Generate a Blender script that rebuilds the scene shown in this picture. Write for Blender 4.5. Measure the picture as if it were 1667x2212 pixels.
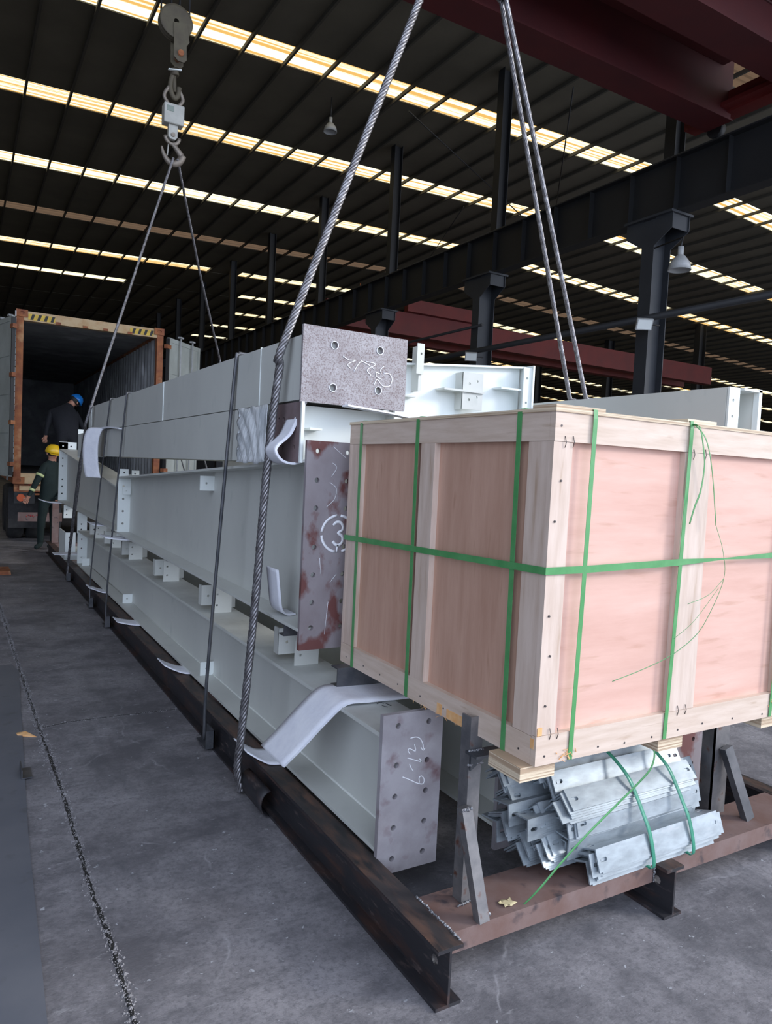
import bpy, bmesh, math, random
from mathutils import Vector, Matrix, Euler
random.seed(7)
for o in list(bpy.data.objects): bpy.data.objects.remove(o)
SC = bpy.context.scene
COL = SC.collection
# ---------------------------------------------------------------- camera
W, H = 1667.0, 2212.0
F = 1568.13
YAW, PITCH, ROLL = -0.53197328, -0.05454091, 0.04860089
CAM = Vector((0, 0, 1.6))
fw = Vector((-math.sin(YAW)*math.cos(PITCH), math.cos(YAW)*math.cos(PITCH), math.sin(PITCH)))
rt0 = Vector((math.cos(YAW), math.sin(YAW), 0)); up0 = rt0.cross(fw)
rt = rt0*math.cos(ROLL) + up0*math.sin(ROLL); up = -rt0*math.sin(ROLL) + up0*math.cos(ROLL)
cd = bpy.data.cameras.new('camera'); cam = bpy.data.objects.new('camera', cd); COL.objects.link(cam)
m = Matrix((rt, up, -fw)).transposed().to_4x4(); m.translation = CAM
cam.matrix_world = m
cd.sensor_fit = 'VERTICAL'; cd.sensor_height = 24.0; cd.lens = F/H*24.0
cd.clip_start = 0.05; cd.clip_end = 400
SC.camera = cam

def at(px, py, ax, v):
    """point of the place seen at a position of the photo, on the plane ax = v"""
    d = rt*((px-W/2)/F) - up*((py-H/2)/F) + fw
    i = 'xyz'.index(ax); t = (v-CAM[i])/d[i]
    return CAM + d*t
# ---------------------------------------------------------------- world, sun, exposure
SC.view_settings.view_transform = 'Standard'; SC.view_settings.look = 'None'
SC.view_settings.gamma = 1.0; SC.view_settings.use_curve_mapping = False
SC.view_settings.exposure = 0.55
world = bpy.data.worlds.new('world'); SC.world = world; world.use_nodes = True
wn = world.node_tree.nodes; wl = world.node_tree.links; wn.clear()
wo = wn.new('ShaderNodeOutputWorld'); wb = wn.new('ShaderNodeBackground')
tc = wn.new('ShaderNodeTexCoord'); sx = wn.new('ShaderNodeSeparateXYZ'); wr = wn.new('ShaderNodeValToRGB')
wl.new(tc.outputs['Generated'], sx.inputs[0]); wl.new(sx.outputs['X'], wr.inputs[0])
wr.color_ramp.elements[0].color = (0.68, 0.78, 0.98, 1); wr.color_ramp.elements[0].position = 0.0
wr.color_ramp.elements[1].color = (0.94, 1.0, 1.12, 1); wr.color_ramp.elements[1].position = 0.75
wl.new(wr.outputs[0], wb.inputs[0]); wb.inputs[1].default_value = 1.8
wl.new(wb.outputs[0], wo.inputs[0])
sd = bpy.data.lights.new('hazy_sun', 'SUN'); sun = bpy.data.objects.new('hazy_sun', sd); COL.objects.link(sun)
sd.energy = 1.35; sd.angle = math.radians(13); sd.color = (1.0, 0.97, 0.93)
sdir = Vector((0.80, -0.55, 0.42)).normalized()
sun.rotation_euler = sdir.to_track_quat('Z', 'Y').to_euler()

# ---------------------------------------------------------------- materials
def material(name, c1, c2=None, rough=0.6, metal=0.0, scale=6.0, stretch=(1, 1, 1), lo=0.35, hi=0.65, bump=0.0, detail=6.0,
             c3=None, scale3=60.0, lo3=0.55, hi3=0.7, bscale=None):
    M = bpy.data.materials.new(name); M.use_nodes = True
    n = M.node_tree.nodes; l = M.node_tree.links
    b = n['Principled BSDF']; b.inputs['Roughness'].default_value = rough; b.inputs['Metallic'].default_value = metal
    b.inputs['Base Color'].default_value = (*c1, 1)
    if c2 is None: return M
    t = n.new('ShaderNodeTexCoord'); mp = n.new('ShaderNodeMapping'); mp.inputs['Scale'].default_value = stretch
    l.new(t.outputs['Object'], mp.inputs[0])
    nz = n.new('ShaderNodeTexNoise'); nz.inputs['Scale'].default_value = scale; nz.inputs['Detail'].default_value = detail
    nz.inputs['Roughness'].default_value = 0.6
    l.new(mp.outputs[0], nz.inputs[0])
    r = n.new('ShaderNodeValToRGB'); r.color_ramp.elements[0].position = lo; r.color_ramp.elements[1].position = hi
    r.color_ramp.elements[0].color = (*c1, 1); r.color_ramp.elements[1].color = (*c2, 1)
    l.new(nz.outputs[0], r.inputs[0]); out = r.outputs[0]
    if c3 is not None:
        n3 = n.new('ShaderNodeTexNoise'); n3.inputs['Scale'].default_value = scale3; n3.inputs['Detail'].default_value = 5
        l.new(mp.outputs[0], n3.inputs[0])
        r3 = n.new('ShaderNodeValToRGB'); r3.color_ramp.elements[0].position = lo3; r3.color_ramp.elements[1].position = hi3
        l.new(n3.outputs[0], r3.inputs[0])
        mx = n.new('ShaderNodeMixRGB'); mx.inputs[2].default_value = (*c3, 1)
        l.new(r3.outputs[0], mx.inputs[0]); l.new(out, mx.inputs[1]); out = mx.outputs[0]
    l.new(out, b.inputs['Base Color'])
    if bump:
        nb = n.new('ShaderNodeTexNoise'); nb.inputs['Scale'].default_value = bscale or scale*3; nb.inputs['Detail'].default_value = 5
        l.new(mp.outputs[0], nb.inputs[0])
        bp = n.new('ShaderNodeBump'); bp.inputs['Strength'].default_value = bump; bp.inputs['Distance'].default_value = 0.01
        l.new(nb.outputs[0], bp.inputs['Height']); l.new(bp.outputs[0], b.inputs['Normal'])
    return M
def glow(name, c1, c2, strength, stripes=14.0):
    M = bpy.data.materials.new(name); M.use_nodes = True
    n = M.node_tree.nodes; l = M.node_tree.links; n.clear()
    o = n.new('ShaderNodeOutputMaterial'); e = n.new('ShaderNodeEmission'); t = n.new('ShaderNodeTexCoord')
    w = n.new('ShaderNodeTexNoise'); w.noise_dimensions = '2D'
    mp = n.new('ShaderNodeMapping'); mp.inputs['Scale'].default_value = (0.12, stripes, 1)
    l.new(t.outputs['Object'], mp.inputs[0]); l.new(mp.outputs[0], w.inputs[0]); w.inputs['Scale'].default_value = 0.5; w.inputs['Detail'].default_value = 2
    r = n.new('ShaderNodeValToRGB'); r.color_ramp.elements[0].position = 0.40; r.color_ramp.elements[1].position = 0.52
    r.color_ramp.elements[0].color = (*c2, 1); r.color_ramp.elements[1].color = (*c1, 1)
    l.new(w.outputs[0], r.inputs[0]); l.new(r.outputs[0], e.inputs[0]); e.inputs[1].default_value = strength
    l.new(e.outputs[0], o.inputs[0]); return M

M = {}
M['primer'] = material('pale_primer_paint', (0.62, 0.63, 0.59), (0.55, 0.56, 0.53), rough=0.5, scale=1.3, stretch=(1, 1, 0.6), c3=(0.46, 0.49, 0.46), scale3=9, lo3=0.62, hi3=0.9)
M['primer_top'] = material('dusty_primer_paint', (0.60, 0.62, 0.59), (0.44, 0.45, 0.43), rough=0.6, scale=2.5, c3=(0.26, 0.25, 0.23), scale3=14, lo3=0.66, hi3=0.85)
M['white'] = material('white_paint', (0.78, 0.82, 0.80), (0.72, 0.76, 0.74), rough=0.45, scale=2.0)
M['millplate'] = material('bare_mill_scale_plate', (0.24, 0.215, 0.23), (0.36, 0.34, 0.36), rough=0.6, scale=5, lo=0.3, hi=0.6, c3=(0.16, 0.09, 0.10), scale3=11, lo3=0.58, hi3=0.75, bump=0.1)
M['speckplate'] = material('speckled_rusty_plate', (0.27, 0.245, 0.255), (0.36, 0.345, 0.36), rough=0.6, scale=7, c3=(0.13, 0.085, 0.085), scale3=190, lo3=0.44, hi3=0.72)
M['redplate'] = material('red_stained_plate', (0.23, 0.195, 0.205), (0.30, 0.27, 0.285), rough=0.55, scale=6, c3=(0.15, 0.055, 0.05), scale3=9, lo3=0.54, hi3=0.62, stretch=(0.8, 1, 0.6))
M['brownplate'] = material('brown_bare_plate', (0.16, 0.11, 0.11), (0.24, 0.19, 0.20), rough=0.6, scale=6, lo=0.4, hi=0.7)
M['railsteel'] = material('rusty_dark_rail', (0.024, 0.023, 0.027), (0.085, 0.040, 0.028), rough=0.5, scale=5, stretch=(3, 0.7, 3), lo=0.50, hi=0.78, bump=0.15, c3=(0.12, 0.09, 0.085), scale3=18, lo3=0.60, hi3=0.8)
M['railtop'] = material('rusty_brown_steel', (0.15, 0.085, 0.07), (0.20, 0.14, 0.13), rough=0.6, scale=7, lo=0.35, hi=0.7, bump=0.15, c3=(0.05, 0.04, 0.045), scale3=13, lo3=0.6, hi3=0.72)
M['railtopdark'] = material('dark_rusty_flange', (0.040, 0.034, 0.034), (0.13, 0.068, 0.046), rough=0.5, scale=6, stretch=(3, 0.8, 1), lo=0.42, hi=0.68, c3=(0.02, 0.02, 0.022), scale3=10, lo3=0.5, hi3=0.7, bump=0.1)
M['darksteel'] = material('dark_steel', (0.07, 0.075, 0.085), (0.14, 0.14, 0.15), rough=0.4, metal=0.5, scale=9)
M['barsteel'] = material('bare_steel_bar', (0.14, 0.14, 0.15), (0.26, 0.25, 0.25), rough=0.4, metal=0.5, scale=10, c3=(0.16, 0.07, 0.05), scale3=20, lo3=0.6, hi3=0.7)
M['weld'] = material('weld_bead', (0.35, 0.36, 0.38), (0.15, 0.14, 0.15), rough=0.4, metal=0.6, scale=60, bump=0.5)
M['galv'] = material('galvanised_steel', (0.24, 0.275, 0.30), (0.36, 0.41, 0.45), rough=0.42, metal=0.4, scale=22, c3=(0.35, 0.38, 0.41), scale3=35, lo3=0.58, hi3=0.72, stretch=(0.4, 1, 1))
M['rope'] = material('steel_wire_rope', (0.13, 0.12, 0.125), (0.32, 0.315, 0.33), rough=0.35, metal=0.7, scale=30)
M['foam'] = material('white_foam_sheet', (0.82, 0.83, 0.88), (0.72, 0.73, 0.80), rough=0.85, scale=12, bump=0.2, bscale=60)
M['film'] = material('plastic_film', (0.50, 0.53, 0.55), (0.85, 0.88, 0.90), rough=0.22, scale=9, stretch=(1, 3, 0.8), lo=0.42, hi=0.6, bump=0.5)
M['batten'] = material('pale_plywood_batten', (0.66, 0.53, 0.45), (0.55, 0.42, 0.34), rough=0.65, scale=5, stretch=(7, 7, 0.8), c3=(0.42, 0.29, 0.20), scale3=5, lo3=0.62, hi3=0.8, bump=0.05)
M['batten_h'] = material('pale_plywood_batten_level', (0.67, 0.54, 0.45), (0.57, 0.44, 0.35), rough=0.65, scale=5, stretch=(1, 1, 9), c3=(0.42, 0.29, 0.20), scale3=6, lo3=0.64, hi3=0.8, bump=0.05)
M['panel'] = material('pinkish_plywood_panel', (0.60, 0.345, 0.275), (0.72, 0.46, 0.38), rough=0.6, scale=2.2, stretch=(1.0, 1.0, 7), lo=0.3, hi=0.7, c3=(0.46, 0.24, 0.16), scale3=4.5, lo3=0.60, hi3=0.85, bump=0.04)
M['panel_side'] = material('shade_toned_plywood_panel', (0.46, 0.265, 0.19), (0.58, 0.36, 0.27), rough=0.6, scale=3, stretch=(1, 7, 0.8), lo=0.3, hi=0.7, c3=(0.36, 0.19, 0.12), scale3=6, lo3=0.6, hi3=0.8, bump=0.04)  # crate plywood in a darker brown, shade of the side put into the colour
M['plyedge'] = material('plywood_edge', (0.72, 0.60, 0.44), (0.42, 0.30, 0.20), rough=0.7, scale=3, stretch=(0.3, 0.3, 70), lo=0.45, hi=0.55)
M['strap'] = material('green_plastic_strap', (0.07, 0.27, 0.09), (0.10, 0.33, 0.12), rough=0.3, scale=15)
M['strap2'] = material('teal_green_strap', (0.04, 0.23, 0.15), (0.06, 0.30, 0.19), rough=0.3, scale=15)
M['nail'] = material('dark_nail_head', (0.10, 0.09, 0.09), rough=0.4, metal=0.6)
M['orange'] = material('orange_splinter_wood', (0.72, 0.33, 0.10), (0.80, 0.50, 0.25), rough=0.7, scale=20)
M['chalk'] = material('white_marker_paint', (0.85, 0.86, 0.9), rough=0.8)
M['inkdark'] = material('dark_marker', (0.10, 0.10, 0.11), rough=0.8)
M['redcrane'] = material('red_crane_paint', (0.085, 0.010, 0.011), (0.060, 0.008, 0.010), rough=0.6, scale=1.0)
M['redcrane2'] = material('bright_red_crane_paint', (0.16, 0.014, 0.012), (0.11, 0.011, 0.011), rough=0.6, scale=1.0)
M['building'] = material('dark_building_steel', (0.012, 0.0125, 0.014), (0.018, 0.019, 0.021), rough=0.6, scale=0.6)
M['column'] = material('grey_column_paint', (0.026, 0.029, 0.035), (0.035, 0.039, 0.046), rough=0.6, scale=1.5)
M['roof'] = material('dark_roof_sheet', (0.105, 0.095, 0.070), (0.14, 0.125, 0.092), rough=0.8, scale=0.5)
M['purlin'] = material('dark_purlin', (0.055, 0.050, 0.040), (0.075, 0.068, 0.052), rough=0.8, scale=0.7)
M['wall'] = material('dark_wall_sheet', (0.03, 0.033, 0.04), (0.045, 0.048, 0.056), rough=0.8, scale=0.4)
M['sky1'] = glow('daylit_roof_sheet', (1.0, 0.95, 0.68), (0.62, 0.36, 0.10), 1.05)
M['sky2'] = glow('dirty_daylit_roof_sheet', (0.13, 0.085, 0.055), (0.09, 0.06, 0.04), 0.8)
M['contrust'] = material('rusty_container_frame', (0.36, 0.13, 0.045), (0.20, 0.06, 0.03), rough=0.75, scale=6, c3=(0.45, 0.25, 0.12), scale3=4, lo3=0.55, hi3=0.7)
M['contpaint'] = material('cream_container_paint', (0.52, 0.38, 0.22), (0.42, 0.24, 0.10), rough=0.7, scale=5, lo=0.45, hi=0.75)
M['contdoor'] = material('pale_container_door', (0.42, 0.45, 0.42), (0.33, 0.35, 0.32), rough=0.65, scale=2)
M['contin'] = material('container_inner_wall', (0.36, 0.37, 0.375), (0.22, 0.225, 0.23), rough=0.75, scale=2.2, c3=(0.5, 0.51, 0.53), scale3=1.6, lo3=0.58, hi3=0.7)
M['contfloor'] = material('container_floor', (0.05, 0.045, 0.04), (0.08, 0.07, 0.06), rough=0.7, scale=3)
M['yellow'] = material('yellow_paint', (0.75, 0.52, 0.06), (0.55, 0.36, 0.05), rough=0.6, scale=12)
M['black'] = material('black_paint', (0.02, 0.02, 0.02), rough=0.6)
M['tyre'] = material('tyre_rubber', (0.02, 0.02, 0.022), (0.035, 0.035, 0.037), rough=0.85, scale=14)
M['redlight'] = material('red_reflector', (0.60, 0.03, 0.03), rough=0.3)
M['orangelight'] = material('orange_reflector', (0.55, 0.10, 0.03), rough=0.3)
M['hookgrey'] = material('worn_hook_steel', (0.20, 0.17, 0.14), (0.30, 0.26, 0.22), rough=0.5, metal=0.4, scale=12)
M['scalegrey'] = material('grey_scale_housing', (0.46, 0.46, 0.42), (0.38, 0.38, 0.35), rough=0.5, scale=10)
M['screen'] = material('scale_display', (0.18, 0.22, 0.19), rough=0.2)
M['blockdirty'] = material('dirty_hook_block', (0.11, 0.095, 0.06), (0.08, 0.065, 0.045), rough=0.7, scale=6)
M['lamp'] = material('lamp_housing', (0.45, 0.46, 0.46), (0.36, 0.37, 0.37), rough=0.4, scale=8)
M['skin'] = material('skin', (0.45, 0.22, 0.15), (0.38, 0.18, 0.12), rough=0.55, scale=12)
M['navy'] = material('dark_work_clothes', (0.005, 0.006, 0.010), (0.008, 0.009, 0.014), rough=0.85, scale=14, bump=0.3)
M['green'] = material('dark_green_work_clothes', (0.005, 0.014, 0.013), (0.008, 0.019, 0.018), rough=0.85, scale=14, bump=0.3)
M['hivis'] = material('reflective_band', (0.55, 0.62, 0.30), rough=0.5)
M['hatblue'] = material('blue_helmet', (0.01, 0.16, 0.50), rough=0.3)
M['hatyellow'] = material('yellow_helmet', (0.80, 0.50, 0.02), rough=0.3)
M['hair'] = material('black_hair', (0.012, 0.011, 0.010), rough=0.6)
M['stone'] = material('crack_rubble', (0.30, 0.29, 0.30), (0.12, 0.115, 0.12), rough=0.9, scale=40)
M['slab'] = material('smooth_floor_plate', (0.105, 0.115, 0.14), (0.135, 0.142, 0.165), rough=0.45, scale=2.5, c3=(0.08, 0.085, 0.10), scale3=9, lo3=0.6, hi3=0.75)
M['paper'] = material('yellow_paper', (0.62, 0.52, 0.30), (0.50, 0.42, 0.25), rough=0.8, scale=30)

# concrete floor
def concrete():
    Mt = bpy.data.materials.new('worn_concrete'); Mt.use_nodes = True
    n = Mt.node_tree.nodes; l = Mt.node_tree.links; b = n['Principled BSDF']
    t = n.new('ShaderNodeTexCoord')
    def noise(sc, det=6, st=None, rough=0.6):
        q = n.new('ShaderNodeTexNoise'); q.inputs['Scale'].default_value = sc; q.inputs['Detail'].default_value = det; q.inputs['Roughness'].default_value = rough
        if st:
            mp = n.new('ShaderNodeMapping'); mp.inputs['Scale'].default_value = st; mp.inputs['Rotation'].default_value = (0, 0, 0.25)
            l.new(t.outputs['Object'], mp.inputs[0]); l.new(mp.outputs[0], q.inputs[0])
        else: l.new(t.outputs['Object'], q.inputs[0])
        return q.outputs[0]
    def ramp(src, a, b_, ca, cb):
        r = n.new('ShaderNodeValToRGB'); r.color_ramp.elements[0].position = a; r.color_ramp.elements[1].position = b_
        r.color_ramp.elements[0].color = (*ca, 1); r.color_ramp.elements[1].color = (*cb, 1); l.new(src, r.inputs[0]); return r.outputs[0]
    def mix(f, a, c):
        x = n.new('ShaderNodeMixRGB'); l.new(f, x.inputs[0]); l.new(a, x.inputs[1]); x.inputs[2].default_value = (*c, 1); return x.outputs[0]
    w, k = (1, 1, 1), (0, 0, 0)
    base = ramp(noise(1.6, 14, None, 0.75), 0.40, 0.60, (0.12, 0.116, 0.128), (0.285, 0.272, 0.288))
    c = mix(ramp(noise(45, 6, None, 0.8), 0.48, 0.62, k, (0.6,)*3), base, (0.10, 0.10, 0.11))
    c = mix(ramp(noise(5, 8, (0.6, 1.3, 1), 0.7), 0.56, 0.68, k, (0.6,)*3), c, (0.085, 0.085, 0.095))
    c = mix(ramp(noise(13, 9, (0.6, 1.5, 1), 0.75), 0.595, 0.66, k, (0.6,)*3), c, (0.34, 0.335, 0.35))
    c = mix(ramp(noise(24, 3), 0.685, 0.70, k, (0.8,)*3), c, (0.48, 0.49, 0.52))
    vo = n.new('ShaderNodeTexVoronoi'); vo.feature = 'DISTANCE_TO_EDGE'; vo.inputs['Scale'].default_value = 1.1
    dn = n.new('ShaderNodeTexNoise'); dn.inputs['Scale'].default_value = 2.2; dn.inputs['Detail'].default_value = 6
    l.new(t.outputs['Object'], dn.inputs[0])
    va = n.new('ShaderNodeMixRGB'); va.inputs[0].default_value = 0.22; l.new(t.outputs['Object'], va.inputs[1]); l.new(dn.outputs['Color'], va.inputs[2]); l.new(va.outputs[0], vo.inputs['Vector'])
    line = ramp(vo.outputs['Distance'], 0.0, 0.006, (0.75,)*3, k)
    msk = ramp(noise(3.3, 4), 0.50, 0.60, k, w)
    mm = n.new('ShaderNodeMixRGB'); mm.blend_type = 'MULTIPLY'; mm.inputs[0].default_value = 1; l.new(line, mm.inputs[1]); l.new(msk, mm.inputs[2])
    c = mix(mm.outputs[0], c, (0.36, 0.35, 0.37))
    c = mix(ramp(noise(2.0, 6, (1.6, 0.35, 1), 0.65), 0.55, 0.66, k, (0.5,)*3), c, (0.10, 0.10, 0.112))
    l.new(c, b.inputs['Base Color'])
    l.new(ramp(noise(2, 6), 0.3, 0.7, (0.5,)*3, (0.8,)*3), b.inputs['Roughness'])
    bp = n.new('ShaderNodeBump'); bp.inputs['Strength'].default_value = 0.6; bp.inputs['Distance'].default_value = 0.005
    l.new(noise(55, 9, (0.8, 1.2, 1), 0.75), bp.inputs['Height']); l.new(bp.outputs[0], b.inputs['Normal'])
    return Mt
M['concrete'] = concrete()

# ---------------------------------------------------------------- mesh builder
class MB:
    def __init__(s): s.v = []; s.f = []; s.smooth = []
    def add(s, vs, fs, sm=False):
        b = len(s.v); s.v += [tuple(v) for v in vs]
        for f in fs: s.f.append([i+b for i in f]); s.smooth.append(sm)
        return s
    def box(s, x0, x1, y0, y1, z0, z1, mat=None):
        vs = [Vector((x, y, z)) for z in (z0, z1) for y in (y0, y1) for x in (x0, x1)]
        if mat: vs = [mat @ v for v in vs]
        return s.add(vs, [(0, 2, 3, 1), (4, 5, 7, 6), (0, 1, 5, 4), (2, 6, 7, 3), (0, 4, 6, 2), (1, 3, 7, 5)])
    def bar(s, a, b, w, h, upv=(0, 0, 1)):
        a = Vector(a); b = Vector(b); d = (b-a).normalized(); u = Vector(upv)
        r = d.cross(u).normalized(); u = r.cross(d).normalized()
        vs = []
        for p in (a, b):
            for i, j in ((-1, -1), (1, -1), (1, 1), (-1, 1)): vs.append(p + r*(i*w/2) + u*(j*h/2))
        return s.add(vs, [(3, 2, 1, 0), (4, 5, 6, 7), (0, 1, 5, 4), (1, 2, 6, 5), (2, 3, 7, 6), (3, 0, 4, 7)])
    def prism(s, prof, fn0, fn1):
        """closed profile [(u,v)], two placement functions (u,v)->Vector for the two ends"""
        n = len(prof)
        vs = [fn0(*p) for p in prof] + [fn1(*p) for p in prof]
        fs = [tuple(range(n))[::-1], tuple(range(n, 2*n))] + [(i, (i+1) % n, n+(i+1) % n, n+i) for i in range(n)]
        return s.add(vs, fs)
    def tube(s, pts, r, n=8, cap=True, closed=False, sm=True):
        pts = [Vector(p) for p in pts]; N = len(pts); vs = []; fs = []
        rs = r if isinstance(r, (list, tuple)) else [r]*N
        t0 = (pts[1]-pts[0]).normalized()
        ref = Vector((0, 0, 1)) if abs(t0.z) < 0.9 else Vector((1, 0, 0))
        u = t0.cross(ref).normalized()
        for i in range(N):
            if closed: t = (pts[(i+1) % N]-pts[i-1])
            else: t = pts[min(i+1, N-1)]-pts[max(i-1, 0)]
            t = t.normalized() if t.length > 1e-9 else t0
            u = (u - t*u.dot(t)).normalized(); w = t.cross(u)
            for k in range(n):
                a = 2*math.pi*k/n; vs.append(pts[i] + (u*math.cos(a)+w*math.sin(a))*rs[i])
        for i in range(N if closed else N-1):
            j = (i+1) % N
            for k in range(n): fs.append((i*n+k, i*n+(k+1) % n, j*n+(k+1) % n, j*n+k))
        s.add(vs, fs, sm)
        if cap and not closed:
            b = len(s.v)-len(vs)
            s.f.append([b+k for k in range(n)][::-1]); s.smooth.append(False)
            s.f.append([b+(N-1)*n+k for k in range(n)]); s.smooth.append(False)
        return s
    def cyl(s, a, b, r, n=20, r2=None): return s.tube([a, b], [r, r if r2 is None else r2], n)
    def lathe(s, prof, o, n=24, mat=None):
        vs = []; fs = []
        for r, z in prof:
            for k in range(n):
                a = 2*math.pi*k/n; v = Vector((r*math.cos(a), r*math.sin(a), z))
                vs.append((mat @ v if mat else v) + Vector(o))
        for i in range(len(prof)-1):
            for k in range(n): fs.append((i*n+k, i*n+(k+1) % n, (i+1)*n+(k+1) % n, (i+1)*n+k))
        return s.add(vs, fs, True)
    def sheet(s, rows, th, sm=True):
        """grid of points with thickness"""
        R = len(rows); Cn = len(rows[0]); P = [[Vector(p) for p in r] for r in rows]; top = []; bot = []
        for i in range(R):
            for j in range(Cn):
                a = P[min(i+1, R-1)][j]-P[max(i-1, 0)][j]; b = P[i][min(j+1, Cn-1)]-P[i][max(j-1, 0)]
                nn = a.cross(b).normalized(); top.append(P[i][j]+nn*th/2); bot.append(P[i][j]-nn*th/2)
        n = R*Cn; fs = []
        for i in range(R-1):
            for j in range(Cn-1):
                q = (i*Cn+j, i*Cn+j+1, (i+1)*Cn+j+1, (i+1)*Cn+j); fs.append(q); fs.append(tuple(n+k for k in q[::-1]))
        ed = [(j, j+1) for j in range(Cn-1)] + [(i*Cn+Cn-1, (i+1)*Cn+Cn-1) for i in range(R-1)] + \
             [((R-1)*Cn+j+1, (R-1)*Cn+j) for j in range(Cn-1)] + [((i+1)*Cn, i*Cn) for i in range(R-1)]
        s.add(top+bot, fs, sm); b0 = len(s.v)-2*n
        for a, b in ed: s.f.append([b0+b, b0+a, b0+n+a, b0+n+b]); s.smooth.append(False)
        return s
    def ribbon(s, pts, w, th, nrm):
        """flat band along pts, wide across, lying on a surface with normal nrm"""
        pts = [Vector(p) for p in pts]; rows = []; nrm = Vector(nrm)
        for i, p in enumerate(pts):
            t = (pts[min(i+1, len(pts)-1)]-pts[max(i-1, 0)]).normalized(); sd_ = t.cross(nrm).normalized()
            rows.append([p-sd_*w/2, p+sd_*w/2])
        return s.sheet(rows, th)
    def mesh(s, me, mat):
        return s.add([mat @ v.co for v in me.vertices], [list(p.vertices) for p in me.polygons])
    def build(s, name, mat, parent=None, label=None, kind=None, bevel=0.0):
        me = bpy.data.meshes.new(name); me.from_pydata(s.v, [], s.f)
        for p, sm in zip(me.polygons, s.smooth): p.use_smooth = sm
        bm = bmesh.new(); bm.from_mesh(me); bmesh.ops.recalc_face_normals(bm, faces=bm.faces)
        if bevel: bmesh.ops.bevel(bm, geom=list(bm.edges), offset=bevel, segments=1, affect='EDGES', clamp_overlap=True)
        bm.to_mesh(me); bm.free(); me.update()
        for mm in (mat if isinstance(mat, (list, tuple)) else [mat]): me.materials.append(mm)
        o = bpy.data.objects.new(name, me); COL.objects.link(o)
        if parent is not None:
            o.parent = parent
            loc = parent.get('_o', None)
            w = world_loc(parent); o.matrix_parent_inverse = Matrix.Translation(-w)
        if label: o['label'] = label
        if kind: o['kind'] = kind
        return o
def world_loc(o):
    w = Vector(o.location)
    p = o.parent
    if p is not None: return Vector((0, 0, 0)) if o.type == 'MESH' else w
    return w
def tag(o, label=None, cat=None, group=None, kind=None):
    if label: o['label'] = label
    if cat: o['category'] = cat
    if group: o['group'] = group
    if kind: o['kind'] = kind
    return o
def thing(name, label, cat, loc, group=None):
    o = bpy.data.objects.new(name, None); COL.objects.link(o); o.location = loc; o.empty_display_size = 0.1
    return tag(o, label, cat, group)
def struct(mb, name, mat, parent=None):
    return mb.build(name, mat, parent, kind=None if parent is not None else 'structure')
def holeplate(outline, holes, t):
    """flat plate in local xy, thickness t centred on z, round or slotted holes"""
    cu = bpy.data.curves.new('tmp', 'CURVE'); cu.dimensions = '2D'; cu.fill_mode = 'BOTH'; cu.extrude = t/2
    def spl(pts):
        sp = cu.splines.new('POLY'); sp.points.add(len(pts)-1)
        for p, q in zip(sp.points, pts): p.co = (q[0], q[1], 0, 1)
        sp.use_cyclic_u = True
    spl(outline)
    for h in holes:
        x, y, r = h[:3]; L = h[3] if len(h) > 3 else 0
        pts = []
        for k in range(16):
            a = 2*math.pi*k/16; pts.append((x + r*math.cos(a) + (L/2 if math.cos(a) > 0 else -L/2), y + r*math.sin(a)))
        spl(pts)
    ob = bpy.data.objects.new('tmp', cu)
    me = bpy.data.meshes.new_from_object(ob); bpy.data.objects.remove(ob); return me
def rect(w, h): return [(0, 0), (w, 0), (w, h), (0, h)]
def plate_y(mb, x0, z0, w, h, y, t, holes=(), outline=None):     # plate facing -Y
    me = holeplate(outline or rect(w, h), holes, t)
    return mb.mesh(me, Matrix.Translation((x0, y, z0)) @ Matrix.Rotation(math.pi/2, 4, 'X'))
def plate_x(mb, y0, z0, w, h, x, t, holes=(), outline=None):     # plate facing -X
    me = holeplate(outline or rect(w, h), holes, t)
    return mb.mesh(me, Matrix.Translation((x, y0, z0)) @ Matrix(((0, 0, 1, 0), (1, 0, 0, 0), (0, 1, 0, 0), (0, 0, 0, 1))))
def ibeam_y(mb, xc, z0, z1, y0, y1, w, tf=0.014, tw=0.009, z0b=None, z1b=None):
    """I section along Y, may taper: z0,z1 at y0 and z0b,z1b at y1"""
    z0b = z0 if z0b is None else z0b; z1b = z1 if z1b is None else z1b
    def prof(a, b): return [(-w/2, a), (w/2, a), (w/2, a+tf), (tw/2, a+tf), (tw/2, b-tf), (w/2, b-tf), (w/2, b), (-w/2, b), (-w/2, b-tf), (-tw/2, b-tf), (-tw/2, a+tf), (-w/2, a+tf)]
    P, Q = prof(z0, z1), prof(z0b, z1b); n = 12
    vs = [Vector((xc+u, y0, v)) for u, v in P] + [Vector((xc+u, y1, v)) for u, v in Q]
    return mb.add(vs, [tuple(range(n)), tuple(range(n, 2*n))[::-1]] + [(i, (i+1) % n, n+(i+1) % n, n+i) for i in range(n)])
def catmull(pts, k=8):
    P = [Vector(p) for p in pts]; P = [P[0]*2-P[1]] + P + [P[-1]*2-P[-2]]; out = []
    for i in range(1, len(P)-2):
        for j in range(k):
            t = j/k; a, b, c, d = P[i-1:i+3]
            out.append(0.5*((2*b)+(c-a)*t+(2*a-5*b+4*c-d)*t*t+(3*b-a-3*c+d)*t**3))
    out.append(P[-2]); return out
def resample(pts, step):
    pts = [Vector(p) for p in pts]; out = [pts[0]]; acc = 0
    for a, b in zip(pts, pts[1:]):
        L = (b-a).length; d = step-acc
        while d <= L: out.append(a.lerp(b, d/L)); d += step
        acc = L-(d-step)
    out.append(pts[-1]); return out
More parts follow.
